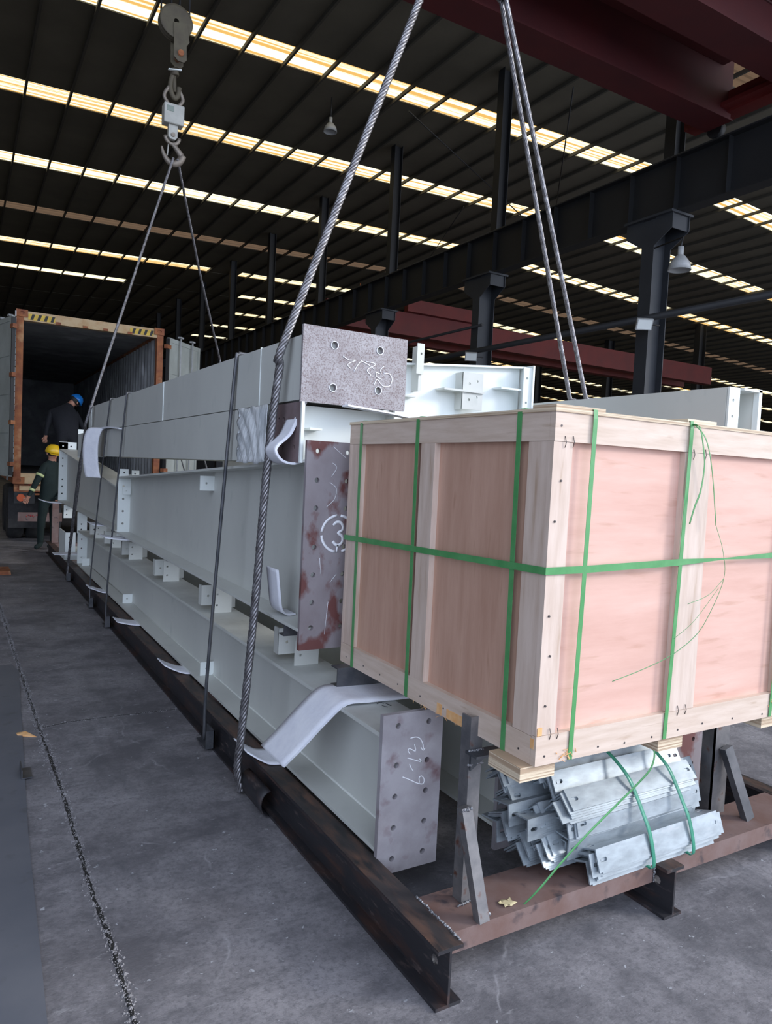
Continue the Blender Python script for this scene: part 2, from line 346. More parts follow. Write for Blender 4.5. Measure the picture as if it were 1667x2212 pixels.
def rope(mb, path, r, pitch, strands=6, step=None, n=5):
    pts = resample(path, step or pitch/10)
    for s_ in range(strands):
        u = None; hel = []; L = 0
        for i, p in enumerate(pts):
            t = (pts[min(i+1, len(pts)-1)]-pts[max(i-1, 0)]).normalized()
            if u is None: u = t.cross(Vector((0, 1, 0.3))).normalized()
            u = (u-t*u.dot(t)).normalized(); w = t.cross(u)
            if i: L += (p-pts[i-1]).length
            a = 2*math.pi*(L/pitch + s_/strands)
            hel.append(p + (u*math.cos(a)+w*math.sin(a))*r*0.62)
        mb.tube(hel, r*0.42, n)
    return mb
def strokes(mb, lists, ax, v, w, nrm, off):
    """hand-painted lines lying on a plate"""
    for L in lists:
        pts = [at(x, y, ax, v) + Vector(nrm)*off for x, y in L]
        mb.ribbon(catmull(pts, 4) if len(pts) > 2 else pts, w, 0.0008, nrm)
    return mb

# ================================================================ SETTING
b = MB().box(-14, 90, -14, 80, -0.3, 0.0); floor = struct(b, 'floor', M['concrete'])
def roofz1(x): return 12+0.033*x
def roofz2(x): return 13.85-0.05*x
# roof with gaps left for the translucent strips
ys1 = [7.1, 12.7, 18.3, 23.9, 29.6, 35.2, 40.8, 46.3, 51.9, 57.5, 63.1]
sw = 0.95
def roof_bay(mb, xa, xb, zf, y0, y1, strips):
    e = [y0]
    for y in strips: e += [y-sw/2, y+sw/2]
    e.append(y1)
    for a, c in zip(e[::2], e[1::2]):
        mb.prism([(a, 0), (c, 0), (c, 0.12), (a, 0.12)], lambda u, v: Vector((xa, u, zf(xa)+v)), lambda u, v: Vector((xb, u, zf(xb)+v)))
b = MB(); roof_bay(b, -14, 21, roofz1, -2.5, 80, ys1); roof_bay(b, 21, 90, roofz2, -2.5, 80, ys1)
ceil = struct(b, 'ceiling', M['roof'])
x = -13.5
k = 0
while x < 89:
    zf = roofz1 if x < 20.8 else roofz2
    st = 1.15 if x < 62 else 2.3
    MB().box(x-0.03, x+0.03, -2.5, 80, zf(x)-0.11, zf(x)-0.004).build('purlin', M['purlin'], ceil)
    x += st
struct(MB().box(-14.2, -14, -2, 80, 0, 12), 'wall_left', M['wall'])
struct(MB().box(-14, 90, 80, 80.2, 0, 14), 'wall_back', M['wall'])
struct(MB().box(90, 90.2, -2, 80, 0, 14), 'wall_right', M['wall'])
nwin = 1
for i, y in enumerate(ys1):
    for bay, (xa, xb, zf) in enumerate(((-13.5, 20.9, roofz1), (21.2, 88, roofz2))):
        dim = abs(y-35.2) < 0.1 or abs(y-12.7) < 0.1
        b = MB()
        xs = [xa, xb]
        if bay == 0 and y > 39: xs = [xa, (11.9 if y < 42 else 8.4), 13.6 if y < 42 else 15.4, xb]
        if bay == 0 and y > 50: xs = [17.0, xb]
        for q in range(0, len(xs), 2):
            x0_, x1_ = xs[q], xs[q+1]
            b.prism([(y-sw/2, 0.03), (y+sw/2, 0.03), (y+sw/2, 0.06), (y-sw/2, 0.06)], lambda u, v: Vector((x0_, u, zf(x0_)+v)), lambda u, v: Vector((x1_, u, zf(x1_)+v)))
        struct(b, 'window_%d' % nwin, M['sky2'] if dim else M['sky1']); nwin += 1
# added dark sheets closing strip gaps, standing in for a roof beam in front
b = MB()
for (x0_, x1_, y) in ((11.9, 13.6, 40.8), (8.4, 15.4, 46.3), (-13.5, 17.0, 51.9), (-13.5, 17.0, 57.5), (-13.5, 17.0, 63.1)):
    b.prism([(y-sw/2, 0.02), (y+sw/2, 0.02), (y+sw/2, 0.1), (y-sw/2, 0.1)], lambda u, v: Vector((x0_, u, roofz1(x0_)+v)), lambda u, v: Vector((x1_, u, roofz1(x1_)+v)))
b.build('gap_fill_sheet', M['roof'], ceil)
# thin rods of roof bracing
for (xa, ya, xb, yb) in ((11, 18.5, 19.5, 23.5), (14, 15, 20, 22), (17, 24, 20, 31)):
    MB().tube([(xa, ya, roofz1(xa)-0.35), (xb, yb, roofz1(xb)-0.35)], 0.02, 6).build('brace_rod', M['building'], ceil)

# columns
cx0 = 12.0
ordn = ['nearest', 'second', 'third', 'fourth', 'fifth', 'sixth', 'seventh', 'eighth', 'ninth', 'tenth', 'eleventh']
for k_ in range(10):
    y = 10.2+5.59*k_
    t = thing('steel_column', 'dark grey steel building column under the crane runway, %s of the row from the right' % ordn[k_], 'column', (cx0, y, 0), 'columns of the runway row')
    b = MB()
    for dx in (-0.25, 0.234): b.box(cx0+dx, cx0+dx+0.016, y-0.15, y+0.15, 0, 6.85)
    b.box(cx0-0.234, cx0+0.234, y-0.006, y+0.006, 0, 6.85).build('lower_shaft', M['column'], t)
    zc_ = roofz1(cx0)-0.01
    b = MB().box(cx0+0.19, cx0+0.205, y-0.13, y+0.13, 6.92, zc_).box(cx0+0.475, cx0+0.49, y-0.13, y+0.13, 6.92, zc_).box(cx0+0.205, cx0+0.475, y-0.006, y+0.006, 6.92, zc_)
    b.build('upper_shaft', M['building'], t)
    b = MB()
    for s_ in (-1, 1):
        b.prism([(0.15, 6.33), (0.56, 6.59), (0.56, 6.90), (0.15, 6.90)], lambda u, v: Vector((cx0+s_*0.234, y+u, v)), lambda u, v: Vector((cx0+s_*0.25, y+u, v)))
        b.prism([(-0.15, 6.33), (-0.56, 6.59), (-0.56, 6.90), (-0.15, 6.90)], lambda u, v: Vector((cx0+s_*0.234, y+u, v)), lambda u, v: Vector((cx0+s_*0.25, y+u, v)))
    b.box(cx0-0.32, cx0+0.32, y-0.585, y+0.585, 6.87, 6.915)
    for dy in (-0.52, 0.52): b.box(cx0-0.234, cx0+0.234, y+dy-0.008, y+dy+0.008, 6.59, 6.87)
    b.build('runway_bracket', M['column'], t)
    MB().box(cx0-0.36, cx0+0.36, y-0.28, y+0.28, 0, 0.04).build('base_plate', M['column'], t)
for k_ in range(5):
    x, y = 40.0, 22.65+7.45*k_
    b = MB().box(x-0.3, x-0.28, y-0.2, y+0.2, 0, 11.8).box(x+0.28, x+0.3, y-0.2, y+0.2, 0, 11.8).box(x-0.28, x+0.28, y-0.01, y+0.01, 0, 11.8)
    tag(b.build('steel_column', M['building']), 'dark building column far off in the neighbouring bay, %s of that row from the right' % ordn[k_], 'column', 'columns of the neighbouring bay')
# runway girder
t = thing('runway_girder', 'dark deep crane runway beam crossing above the column brackets', 'girder', (cx0, 0, 6.92))
b = MB(); b.box(cx0-0.15, cx0+0.15, 1.5, 66, 6.92, 6.945).box(cx0-0.15, cx0+0.15, 1.5, 66, 7.97, 7.995).box(cx0-0.008, cx0+0.008, 1.5, 66, 6.945, 7.97)
b.build('girder_beam', M['building'], t)
y = 1.9
while y < 66: MB().box(cx0-0.14, cx0-0.01, y-0.005, y+0.005, 6.945, 7.97).build('stiffener', M['building'], t); y += 1.12
MB().box(cx0-0.03, cx0+0.03, 1.5, 66, 7.995, 8.07).build('crane_rail', M['darksteel'], t)
# overhead red crane close by
t = thing('overhead_crane', 'dark red overhead travelling crane bridge at the top right', 'crane', (11.6, 7.9, 8.1))
for (ya, yb) in ((6.79, 7.31), (8.51, 8.96)):
    b = MB().box(-11, 11.7, ya, yb, 8.13, 9.2)
    b.box(-11, 11.7, ya-0.045, yb+0.045, 8.105, 8.13)
    b.build('box_girder', M['redcrane'], t)
MB().box(11.6, 11.92, 5.85, 9.4, 8.24, 8.61).box(11.4, 11.6, 6.0, 9.2, 8.28, 8.35).build('end_carriage', M['redcrane2'], t)
MB().box(-11, 11.4, 7.32, 8.50, 8.98, 9.02).build('deck', M['redcrane'], t)
MB().box(-11, 11.9, 4.95, 6.74, 8.65, 8.69).build('deck', M['redcrane'], t)
for yy in (6.2, 9.0): MB().cyl((11.93, yy, 8.22), (12.06, yy, 8.22), 0.15).build('wheel', M['building'], t)
# far red crane
t = thing('overhead_crane', 'red overhead crane bridge far off behind the columns, ladder at its left end', 'crane', (13.5, 27.8, 7.75))
for ya in (27.3, 29.1): MB().box(12.8, 37.5, ya, ya+0.52, 7.6, 8.57).build('box_girder', M['redcrane2'], t)
MB().box(12.5, 13.0, 26.7, 30.2, 7.75, 8.27).build('end_carriage', M['redcrane2'], t)
MB().box(16.5, 20.3, 27.0, 27.3, 8.57, 9.1).build('electric_cabinet', M['redcrane2'], t)
b = MB()
for dx in (0, 0.38): b.tube([(14.25+dx, 27.22, 7.9), (14.25+dx, 27.22, 9.4)], 0.022, 6)
for q in range(6): b.tube([(14.25, 27.22, 7.98+q*0.25), (14.63, 27.22, 7.98+q*0.25)], 0.015, 6)
b.build('ladder', M['contrust'], t)
# pipes and lamps on the columns
b = MB().tube([(cx0-0.32, 5, 4.88), (cx0-0.32, 60, 5.04)], 0.068, 10)
tag(b.build('service_pipe', M['building']), 'long dark horizontal pipe running along the row of columns', 'pipe')
b = MB().tube([(cx0-0.29, 15.4, 5.57), (cx0-0.29, 60, 5.66)], 0.038, 8)
tag(b.build('service_pipe', M['building']), 'thin dark pipe above the long one, left of the nearest column', 'pipe')
for (px, py, w, lab) in ((1391, 700, 0.31, 'square floodlight fixed to the nearest column'), (1017, 770, 0.31, 'square floodlight fixed to the second column from the right')):
    p = at(px, py, 'x', cx0-0.55)
    t = thing('floodlight', lab, 'lamp', p)
    mt = Matrix.Translation(p) @ Matrix.Rotation(-0.55, 4, 'Z') @ Matrix.Rotation(0.5, 4, 'X')
    MB().box(-w/2, w/2, -0.03, 0.03, -0.11, 0.11, mt).build('lamp_body', M['lamp'], t)
    MB().box(-w/2+0.02, w/2-0.02, -0.038, -0.03, -0.09, 0.09, mt).build('glass', M['white'], t)
    MB().tube([p, p+Vector((0.32, -0.1, 0.0))], 0.015, 6).build('bracket', M['building'], t)
for (p, lab, s_) in ((at(1468, 570, 'x', cx0-0.5), 'grey bell-shaped lamp hanging beside the nearest column', 0.75), (Vector((8.996, 19.468, 11.35)), 'small bell-shaped lamp hanging alone under the dark roof', 0.7)):
    t = thing('bay_lamp', lab, 'lamp', p)
    MB().lathe([(0.06*s_, 0.22*s_), (0.12*s_, 0.18*s_), (0.24*s_, 0.02*s_), (0.28*s_, -0.16*s_), (0.26*s_, -0.16*s_), (0.22*s_, 0.0), (0.05*s_, 0.16*s_)], p).build('lamp_shade', M['lamp'], t)
    MB().cyl(p+Vector((0, 0, 0.16*s_)), p+Vector((0, 0, 0.42*s_)), 0.07*s_).build('lamp_socket', M['lamp'], t)
    MB().tube([p+Vector((0, 0, 0.4*s_)), (p.x, p.y, roofz1(p.x)-0.1)] if p.z > 9 else [p+Vector((0, 0, 0.3)), p+Vector((0.04, 0, 0.5)), Vector((cx0-0.2, 10.08, p.z+0.55))], 0.016, 6).build('stem', M['building'], t)

# floor: smooth plate at the left, cracks
b = MB()
b.prism([(-3, -1), (0.20, -1), (0.235, 2.15), (0.27, 3.3), (0.395, 5.9), (0.36, 6.1), (-3, 6.1)], lambda u, v: Vector((u, v, 0.0005)), lambda u, v: Vector((u, v, 0.006)))
tag(b.build('floor_plate', M['slab']), 'smooth dark steel sheet lying on the concrete at the left edge', 'floor plate')
def crack(path, wid, dens, seed):
    rnd = random.Random(seed); b = MB(); pts = resample(catmull(path, 6), 1.0/dens)
    for i, p in enumerate(pts):
        big = 1+2.6*max(0, math.sin(i*0.013+seed)*math.sin(i*0.0051+seed*2))**3
        for q in range(4):
            c = p + Vector((rnd.gauss(0, wid*0.5*big), rnd.uniform(-0.02, 0.02), 0)); r = rnd.uniform(0.0012, 0.0055)*(1 if rnd.random() < 0.95 else 2)
            dx = [Vector((rnd.uniform(-1, 1), rnd.uniform(-1, 1), rnd.uniform(0, 1))).normalized()*r for _ in range(3)]
            v = [c+Vector((r, 0, 0)), c+Vector((-r*.6, r*.8, 0)), c+Vector((-r*.6, -r*.9, 0)), c+Vector((dx[0].x*.3, dx[0].y*.3, r*0.9))]
            b.add(v, [(0, 2, 1), (0, 1, 3), (1, 2, 3), (2, 0, 3)])
    return b
p1 = [(0.36, 9.5, 0), (0.382, 8.5, 0), (0.402, 6.04, 0), (0.421, 4.72, 0), (0.441, 3.73, 0), (0.442, 3.17, 0), (0.443, 2.75, 0), (0.453, 2.42, 0), (0.45, 2.03, 0), (0.46, 1.6, 0)]
tag(crack(p1, 0.019, 190, 1).build('crack_rubble', M['stone']), 'crumbled concrete grit along the long floor joint at left', 'rubble', kind='stuff')
b = MB(); P = resample(catmull(p1, 6), 0.03); rnd = random.Random(4)
rows = [[p+Vector((-0.004-rnd.random()*0.006, 0, 0.001)), p+Vector((0.004+rnd.random()*0.006, 0, 0.001))] for p in P]
b.sheet(rows, 0.001).build('trim_1', M['black'], kind='structure')
p2 = [at(75, 1576, 'z', 0), at(150, 1560, 'z', 0), at(240, 1548, 'z', 0), at(330, 1538, 'z', 0), at(400, 1530, 'z', 0)]
tag(crack(p2, 0.004, 90, 3).build('crack_rubble', M['stone']), 'thin grit line crossing the floor between joint and skid', 'rubble', kind='stuff')
P = resample(catmull(p2, 6), 0.03)
rows = [[p+Vector((0, -0.002-rnd.random()*0.003, 0.001)), p+Vector((0, 0.002+rnd.random()*0.003, 0.001))] for p in P]
MB().sheet(rows, 0.001).build('trim_2', M['black'], kind='structure')

# ================================================================ SKID
RX = [1.243, 2.263, 3.283]; RW = 0.093; RH = 0.187; Y0, Y1 = 1.68, 13.19
skid = thing('transport_skid', 'long rusty welded steel skid of three rails carrying the whole load', 'skid', (RX[1]+RW/2, Y0, 0))
for i, rx in enumerate(RX):
    b = MB(); xc = rx+RW/2
    if True:
        hole = [(0.0, 0.0)]
        b.box(rx, rx+RW, Y0, Y1, 0, 0.011).box(rx, rx+RW, Y0, Y1, RH-0.011, RH)
        plate_x(b, Y0, 0.011, Y1-Y0, RH-0.022, xc, 0.008, [(0.075, 0.095, 0.016)])
    b.build('rail', M['railsteel'], skid, bevel=0.0)
    MB().box(rx+0.001, rx+RW-0.001, Y0+0.001, Y1, RH-0.0005, RH+0.0015).build('rail_top_flange', M['railtopdark'], skid)
def channel(mb, xa, xb, ya, yb, z1, h, t=0.008):
    mb.box(xa, xb, ya, yb, z1-t, z1).box(xa, xb, ya, ya+t, z1-h, z1-t).box(xa, xb, yb-t, yb, z1-h, z1-t)
for (xa, xb) in ((RX[0]+RW, RX[1]), (RX[1]+RW, RX[2])):
    for (ya, yb) in [(1.74, 1.945)] + [(y, y+0.18) for y in (4.2, 6.6, 9.0, 11.2, 12.8)]:
        b = MB(); channel(b, xa, xb, ya, yb, RH-0.001, 0.07); b.build('cross_beam', M['railtop'], skid)
b = MB(); channel(b, 3.07, RX[2], 2.16, 2.34, RH-0.001, 0.07); b.build('cross_beam', M['railtop'], skid)
def post(mb, x, y, z0, z1, w=0.05, t=0.007):   # angle post
    mb.box(x, x+w, y, y+t, z0, z1).box(x, x+t, y+t, y+w, z0, z1)
def welds(mb, pts, r, seed=1):
    rd = random.Random(seed); pts = resample(pts, r*1.1)
    for p in pts:
        c = p+Vector([rd.uniform(-.25, .25)*r for _ in range(3)]); rr = r*rd.uniform(0.6, 1.1)
        mb.lathe([(0.0001, -rr), (rr*.8, -rr*.5), (rr, 0), (rr*.7, rr*.6), (0.0001, rr)], c, 7)
b = MB(); post(b, 1.45, 1.85, RH, 0.815); b.build('post', M['barsteel'], skid)
MB().bar((1.455, 1.745, RH), (1.425, 1.83, 0.53), 0.032, 0.04, (1, 0, 0)).build('post_brace', M['barsteel'], skid)
MB().box(1.44, 1.56, 1.80, 1.86, 0.695, 0.703).prism([(1.45, 0.64), (1.54, 0.695), (1.45, 0.695)], lambda u, v: Vector((u, 1.84, v)), lambda u, v: Vector((u, 1.848, v))).build('crate_bracket', M['darksteel'], skid)
for q_, (P_, r_) in enumerate([([(1.43, 1.84, 0.19), (1.51, 1.85, 0.19)], 0.006), ([(1.445, 1.845, 0.66), (1.50, 1.845, 0.66)], 0.006), ([(1.41, 1.815, 0.525), (1.44, 1.81, 0.53)], 0.006), ([(1.445, 1.845, 0.705), (1.50, 1.845, 0.705)], 0.005),
        ([(1.465, 1.745, 0.19), (1.485, 1.75, 0.20)], 0.008), ([(2.262, 1.737, 0.12), (2.262, 1.737, 0.186)], 0.006), ([(RX[0]+RW, 1.70, RH+0.002), (RX[0]+RW, 1.945, RH+0.002)], 0.006)]):
    b = MB(); welds(b, P_, r_, q_+2); b.build('weld_bead', M['weld'], skid)
b = MB(); b.box(2.81, 2.90, 1.90, 1.907, RH, 0.70).box(2.90, 2.91, 1.90, 1.96, RH, 0.70).box(2.81, 2.817, 1.90, 1.96, RH, 0.70); b.build('post', M['barsteel'], skid)
MB().bar((2.945, 1.81, RH), (2.80+0.06, 1.88, 0.49), 0.05, 0.03, (0, 1, 0)).build('post_brace', M['darksteel'], skid)
MB().box(2.74, 2.92, 1.78, 1.90, 0.695, 0.703).build('crate_bracket', M['darksteel'], skid)
# rear posts
for x in (1.31, 3.20):
    MB().box(x, x+0.10, 12.95, 13.05, RH, 0.86).build('post', M['railtop'], skid)
# tie brackets outside the left rail
ties = [(4.0, 2.19, 3.87, 0.010, 'thick dark tie rod bent over the box beams, nearest of the tie rods'),
        (7.25, 2.19, 6.9, 0.008, 'thin dark tie rod left of the nearest one, beside the far girder end'),
        (8.25, 2.19, 7.75, 0.007, 'thin dark tie rod passing behind the hanging foam sheet'),
        (10.1, 1.90, 9.35, 0.007, 'thin dark tie rod at the far end of the load, left of the far sling')]
for i, (yb, zt, yt, r, lab) in enumerate(ties):
    MB().box(RX[0]-0.05, RX[0]+0.0, yb-0.13, yb-0.125, 0.02, 0.12).box(RX[0]-0.05, RX[0], yb-0.125, yb+0.05, 0.02, 0.026).box(RX[0]-0.006, RX[0], yb-0.13, yb+0.05, 0.02, 0.12).build('tie_bracket', M['darksteel'], skid)
    path = [(RX[0]-0.02, yb, 0.02), (RX[0]-0.018, yb-0.01, 0.4), (1.262, yb+(yt-yb)*0.6, 1.5), (1.284, yt, zt-0.06), (1.30, yt, zt+0.012), (1.36, yt, zt+0.016), (1.82, yt, zt+0.016), (1.845, yt, zt-0.05), (2.2, yt, 1.0), (2.22, yt, 0.20)]
    if i == 3: path = path[:5] + [(1.36, yt, zt+0.014)]
    b = MB().tube(catmull(path, 6), r, 8)
    tag(b.build('tie_rod', M['darksteel']), lab, 'tie rod', 'tie rods holding the load down')
# curved protective plate on the rail under the sling
b = MB(); rows = []
for q in range(9):
    a = math.pi*q/8; rows.append([(RX[0]-0.002-0.05*math.sin(a)*0.9, y, 0.005+0.12*(1-math.cos(a))/2) for y in (3.02, 3.10, 3.20, 3.30)])
b.sheet(rows, 0.004)
tag(b.build('rope_guard', M['railsteel']), 'curved dark metal guard between near sling and left skid rail', 'guard plate')

# ================================================================ STEEL LOAD
# --- beam A
A = thing('steel_beam', 'pale primed I-beam along the left side, bare end plate marked G1-9', 'beam', (1.463, 2.24, 0.2), 'lower pale beams')
xa = 1.463
ibeam_y(MB(), xa, 0.2, 0.645, 2.235, 10.2, 0.25).build('beam_section', M['primer'], A)
MB().box(xa-0.124, xa+0.124, 2.24, 10.19, 0.6445, 0.6465).build('top_flange_face', M['primer_top'], A, label='dusty stained top face')
def endplate(parent, x0, z0, w, h, y, t, holes, mat, label):
    b = MB(); plate_y(b, x0, z0, w, h, y, t, holes); o = b.build('end_plate', mat, parent, label=label)
    return o
hs = []
for i in range(5):
    for xx in (0.065, 0.20): hs.append((xx, 0.055+i*0.118+(0.03 if i > 3 else 0), 0.011))
ep = endplate(A, 1.333, 0.118, 0.265, 0.602, 2.222, 0.022, hs, M['millplate'], 'bare purple-grey plate with bolt holes')
b = MB()
def rp(L, ox, oy, s): return [(ox+x/s, oy+y/s) for x, y in L]
S = [[(1350, 985), (1385, 978), (1410, 990), (1425, 1020), (1428, 1045), (1437, 1047), (1425, 1057), (1413, 1040)],
     [(1375, 1020), (1380, 1062), (1345, 1047), (1336, 1062), (1350, 1082)],
     [(1332, 1103), (1372, 1115), (1418, 1128)], [(1418, 1128), (1405, 1108)], [(1345, 1140), (1352, 1160), (1368, 1185)],
     [(1303, 1218), (1340, 1232), (1390, 1254), (1425, 1258), (1432, 1232), (1418, 1212), (1402, 1222), (1404, 1252)]]
strokes(b, [rp(L, 400, 1240, 2.778) for L in S], 'y', 2.211, 0.0035, (0, -1, 0), 0.001)
b.build('marking', M['chalk'], ep)
b = MB(); S = [[(1138, 765), (1165, 770), (1150, 780)], [(1170, 770), (1190, 778)], [(1180, 790), (1215, 800)], [(1200, 775), (1235, 792), (1218, 782)]]
strokes(b, [rp(L, 400, 1240, 2.778) for L in S], 'z', 0.647, 0.004, (0, 0, 1), 0.001); b.build('marking', M['inkdark'], A)
# cleats on the top flange
def cleat(parent, y, zb=0.646, h=0.165, mat=None, w=1.0):
    mat = mat or M['primer']
    b = MB()
    plate_y(b, 1.36, zb+0.035, 0.085*w, h-0.035, y+0.10, 0.008, [(0.045, 0.06, 0.008)])
    b.box(1.36, 1.368, y+0.10, y+0.16, zb+0.035, zb+h)
    plate_y(b, 1.405, zb, 0.125*w, h, y, 0.008, [(0.03, 0.05, 0.007), (0.03, 0.12, 0.007)])
    b.prism([(y, zb), (y+0.05, zb), (y+0.01, zb+h), (y, zb+h)], lambda u, v: Vector((1.525, u, v)), lambda u, v: Vector((1.533, u, v)))
    plate_y(b, 1.50, zb, 0.11*w, h, y+0.16, 0.008, [(0.06, 0.06, 0.007)])
    b.build('cleat', mat, parent)
for y in (3.19, 4.52, 5.83, 7.2, 8.2, 9.2): cleat(A, y)
for y in (3.19, 4.52, 5.83): MB().box(1.525, 1.60, y+0.3, y+0.308, 0.646, 0.80).build('cleat', M['primer'], A)
def clip(parent, y, x0, z0, s_=0.085):
    b = MB(); plate_y(b, x0, z0, s_, s_, y, 0.006, [(s_*0.45, s_*0.5, 0.007)]); b.build('clip', M['white'], parent)
for y in (4.62, 7.25, 9.95): clip(A, y, 1.37, 0.215, 0.088)
b = MB(); plate_y(b, 1.34, 0.2, 0.118, 0.44, 10.2, 0.012, [(0.05, 0.09, 0.01), (0.05, 0.21, 0.01), (0.05, 0.33, 0.01)]); b.build('end_plate', M['white'], A, label='white far end plate')
# weld seam along web foot
b = MB().tube([(xa-0.006, 2.25, 0.217), (xa-0.006, 10.1, 0.217)], 0.005, 6); b.build('weld_seam', M['primer'], A)

# --- beams B and C (middle and right, low)
Bm = thing('steel_beam', 'pale primed I-beam in the middle of the skid behind the angle bundle', 'beam', (1.99, 2.2, 0.2), 'lower pale beams')
ibeam_y(MB(), 1.99, 0.2, 0.645, 2.2, 10.6, 0.25).build('beam_section', M['primer'], Bm)
endplate(Bm, 1.86, 0.115, 0.265, 0.60, 2.19, 0.02, hs, M['millplate'], 'bare purple-grey plate with bolt holes')
Cm = thing('steel_beam', 'pale primed I-beam at the right of the skid, red-stained end plate', 'beam', (2.95, 2.24, 0.2), 'lower pale beams')
ibeam_y(MB(), 2.93, 0.2, 0.645, 2.16, 10.6, 0.25).build('beam_section', M['primer'], Cm)
endplate(Cm, 2.80, 0.125, 0.265, 0.60, 2.15, 0.02, hs, M['redplate'], 'bare plate with red smears')

# --- girder 2 (tapered, plate marked 3)
G = thing('tapered_girder', 'tall pale tapered girder with red-smeared end plate stencilled 3', 'beam', (1.44, 2.95, 0.87), 'tapered girders of the left side')
xg = 1.438
ibeam_y(MB(), xg, 0.868, 1.64, 2.965, 7.35, 0.25, z0b=0.885, z1b=1.432).build('beam_section', M['primer'], G)
hs3 = []
for z in (0.08, 0.19, 0.30, 0.48, 0.60, 0.70, 0.82, 0.875):
    for xx in (0.055, 0.21): hs3.append((xx, z, 0.012))
hs3 = [(xx, z, 0.012) for z in (0.10, 0.215, 0.34, 0.465, 0.64, 0.765, 0.895) for xx in (0.055, 0.205)]
ep = endplate(G, 1.315, 0.785, 0.255, 0.94, 2.955, 0.02, [h for h in hs3 if h[1] < 0.93], M['redplate'], 'bare grey plate with red smears and bolt holes')
b = MB(); c = at(730, 1153, 'y', 2.944); ring = []
for (a0, a1) in ((5, 84), (96, 175), (185, 262), (284, 355)):
    pts = [c+Vector((0.083*math.cos(math.radians(a)), -0.001, 0.083*math.sin(math.radians(a)))) for a in [a0+(a1-a0)*q/8 for q in range(9)]]
    b.ribbon(pts, 0.012, 0.0008, (0, -1, 0))
three = [(-0.026, 0.038), (-0.012, 0.052), (0.008, 0.052), (0.022, 0.036), (0.020, 0.016), (0.0, 0.004), (0.020, -0.010), (0.024, -0.034), (0.010, -0.050), (-0.010, -0.050), (-0.026, -0.034)]
b.ribbon(catmull([c+Vector((x_, -0.0012, z_)) for x_, z_ in three], 4), 0.013, 0.0008, (0, -1, 0))
b.ribbon([c+Vector((0.0, -0.0012, -0.05)), c+Vector((-0.004, -0.0012, -0.085))], 0.009, 0.0008, (0, -1, 0))
b.build('marking', M['chalk'], ep)
b = MB()
S = [[(720, 965), (742, 985), (748, 990)], [(718, 1000), (727, 1010), (716, 1030)], [(712, 1042), (726, 1055), (722, 1078), (705, 1095)], [(690, 1205), (692, 1240)], [(708, 1300), (700, 1370)], [(712, 1258), (726, 1240)]]
strokes(b, S, 'y', 2.944, 0.002, (0, -1, 0), 0.001); b.build('marking', M['chalk'], ep)
b = MB(); plate_y(b, 1.318, 0.86, 0.12, 0.60, 7.36, 0.012, [(0.05, z, 0.011) for z in (0.12, 0.24, 0.36, 0.48)]); b.build('end_plate', M['white'], G, label='white far end plate')
clip(G, 4.66, 1.338, 1.425, 0.095); clip(G, 7.28, 1.345, 1.265, 0.075)
b = MB(); plate_y(b, 1.32, 1.44, 0.08, 0.07, 7.3, 0.008, [(0.04, 0.035, 0.008)]); plate_y(b, 1.43, 1.44, 0.07, 0.06, 7.3, 0.008, [(0.03, 0.03, 0.008)]); b.build('splice_plate', M['white'], G)
# C channel packer below girder at the near end and for the crate
def cpack(y, z0, z1, xa_, xb_, lab):
    b = MB().box(xa_, xb_, y, y+0.005, z0, z1).box(xa_, xb_, y+0.005, y+0.06, z1-0.005, z1).box(xa_, xb_, y+0.005, y+0.06, z0, z0+0.005)
    return tag(b.build('channel_packer', M['darksteel']), lab, 'packer', 'channel packers between the steel')
cpack(3.12, 0.812, 0.866, 1.315, 1.60, 'short bluish steel channel between cleat and girder stencilled 3')
cpack(2.74, 0.664, 0.749, 1.41, 1.80, 'short dark steel channel under the crate, far left corner')
# --- girder 4, further one, thickening away
G4 = thing('tapered_girder', 'pale tapered girder at the far left end of the stack', 'beam', (1.45, 7.5, 0.9), 'tapered girders of the left side')
ibeam_y(MB(), 1.45, 0.89, 1.335, 7.48, 12.35, 0.25, z0b=0.905, z1b=1.72).build('beam_section', M['primer'], G4)
b = MB(); plate_y(b, 1.325, 0.895, 0.125, 0.93, 12.36, 0.014, [(0.055, z, 0.012) for z in (0.13, 0.24, 0.35, 0.56, 0.68)]); plate_y(b, 1.325, 1.70, 0.25, 0.13, 12.36, 0.014, [(0.055, 0.065, 0.012), (0.17, 0.065, 0.012)]); b.build('end_plate', M['white'], G4, label='white far end plate with bolt holes')
b = MB(); plate_y(b, 1.325, 0.70, 0.13, 0.19, 11.6, 0.01, [(0.04, 0.05, 0.009), (0.04, 0.12, 0.009)]); plate_y(b, 1.46, 0.70, 0.1, 0.19, 11.0, 0.01, [(0.04, 0.05, 0.009), (0.04, 0.12, 0.009)]); b.build('cleat', M['white'], G4)
b = MB(); plate_y(b, 1.345, 0.60, 0.12, 0.28, 10.3, 0.01, [(0.05, 0.05, 0.009), (0.05, 0.12, 0.009)]); b.build('cleat', M['white'], G4)
b = MB(); plate_y(b, 1.25, 0.30, 0.13, 0.27, 10.7, 0.012, [(0.05, 0.06, 0.01), (0.05, 0.13, 0.01), (0.05, 0.2, 0.01)]); b.box(1.25, 1.262, 10.7, 11.4, 0.30, 0.57).box(1.25, 1.5, 10.75, 11.4, 0.188, 0.30)
tag(b.build('end_bracket', M['white']), 'white holed bracket at the far end of the lower beam', 'bracket')

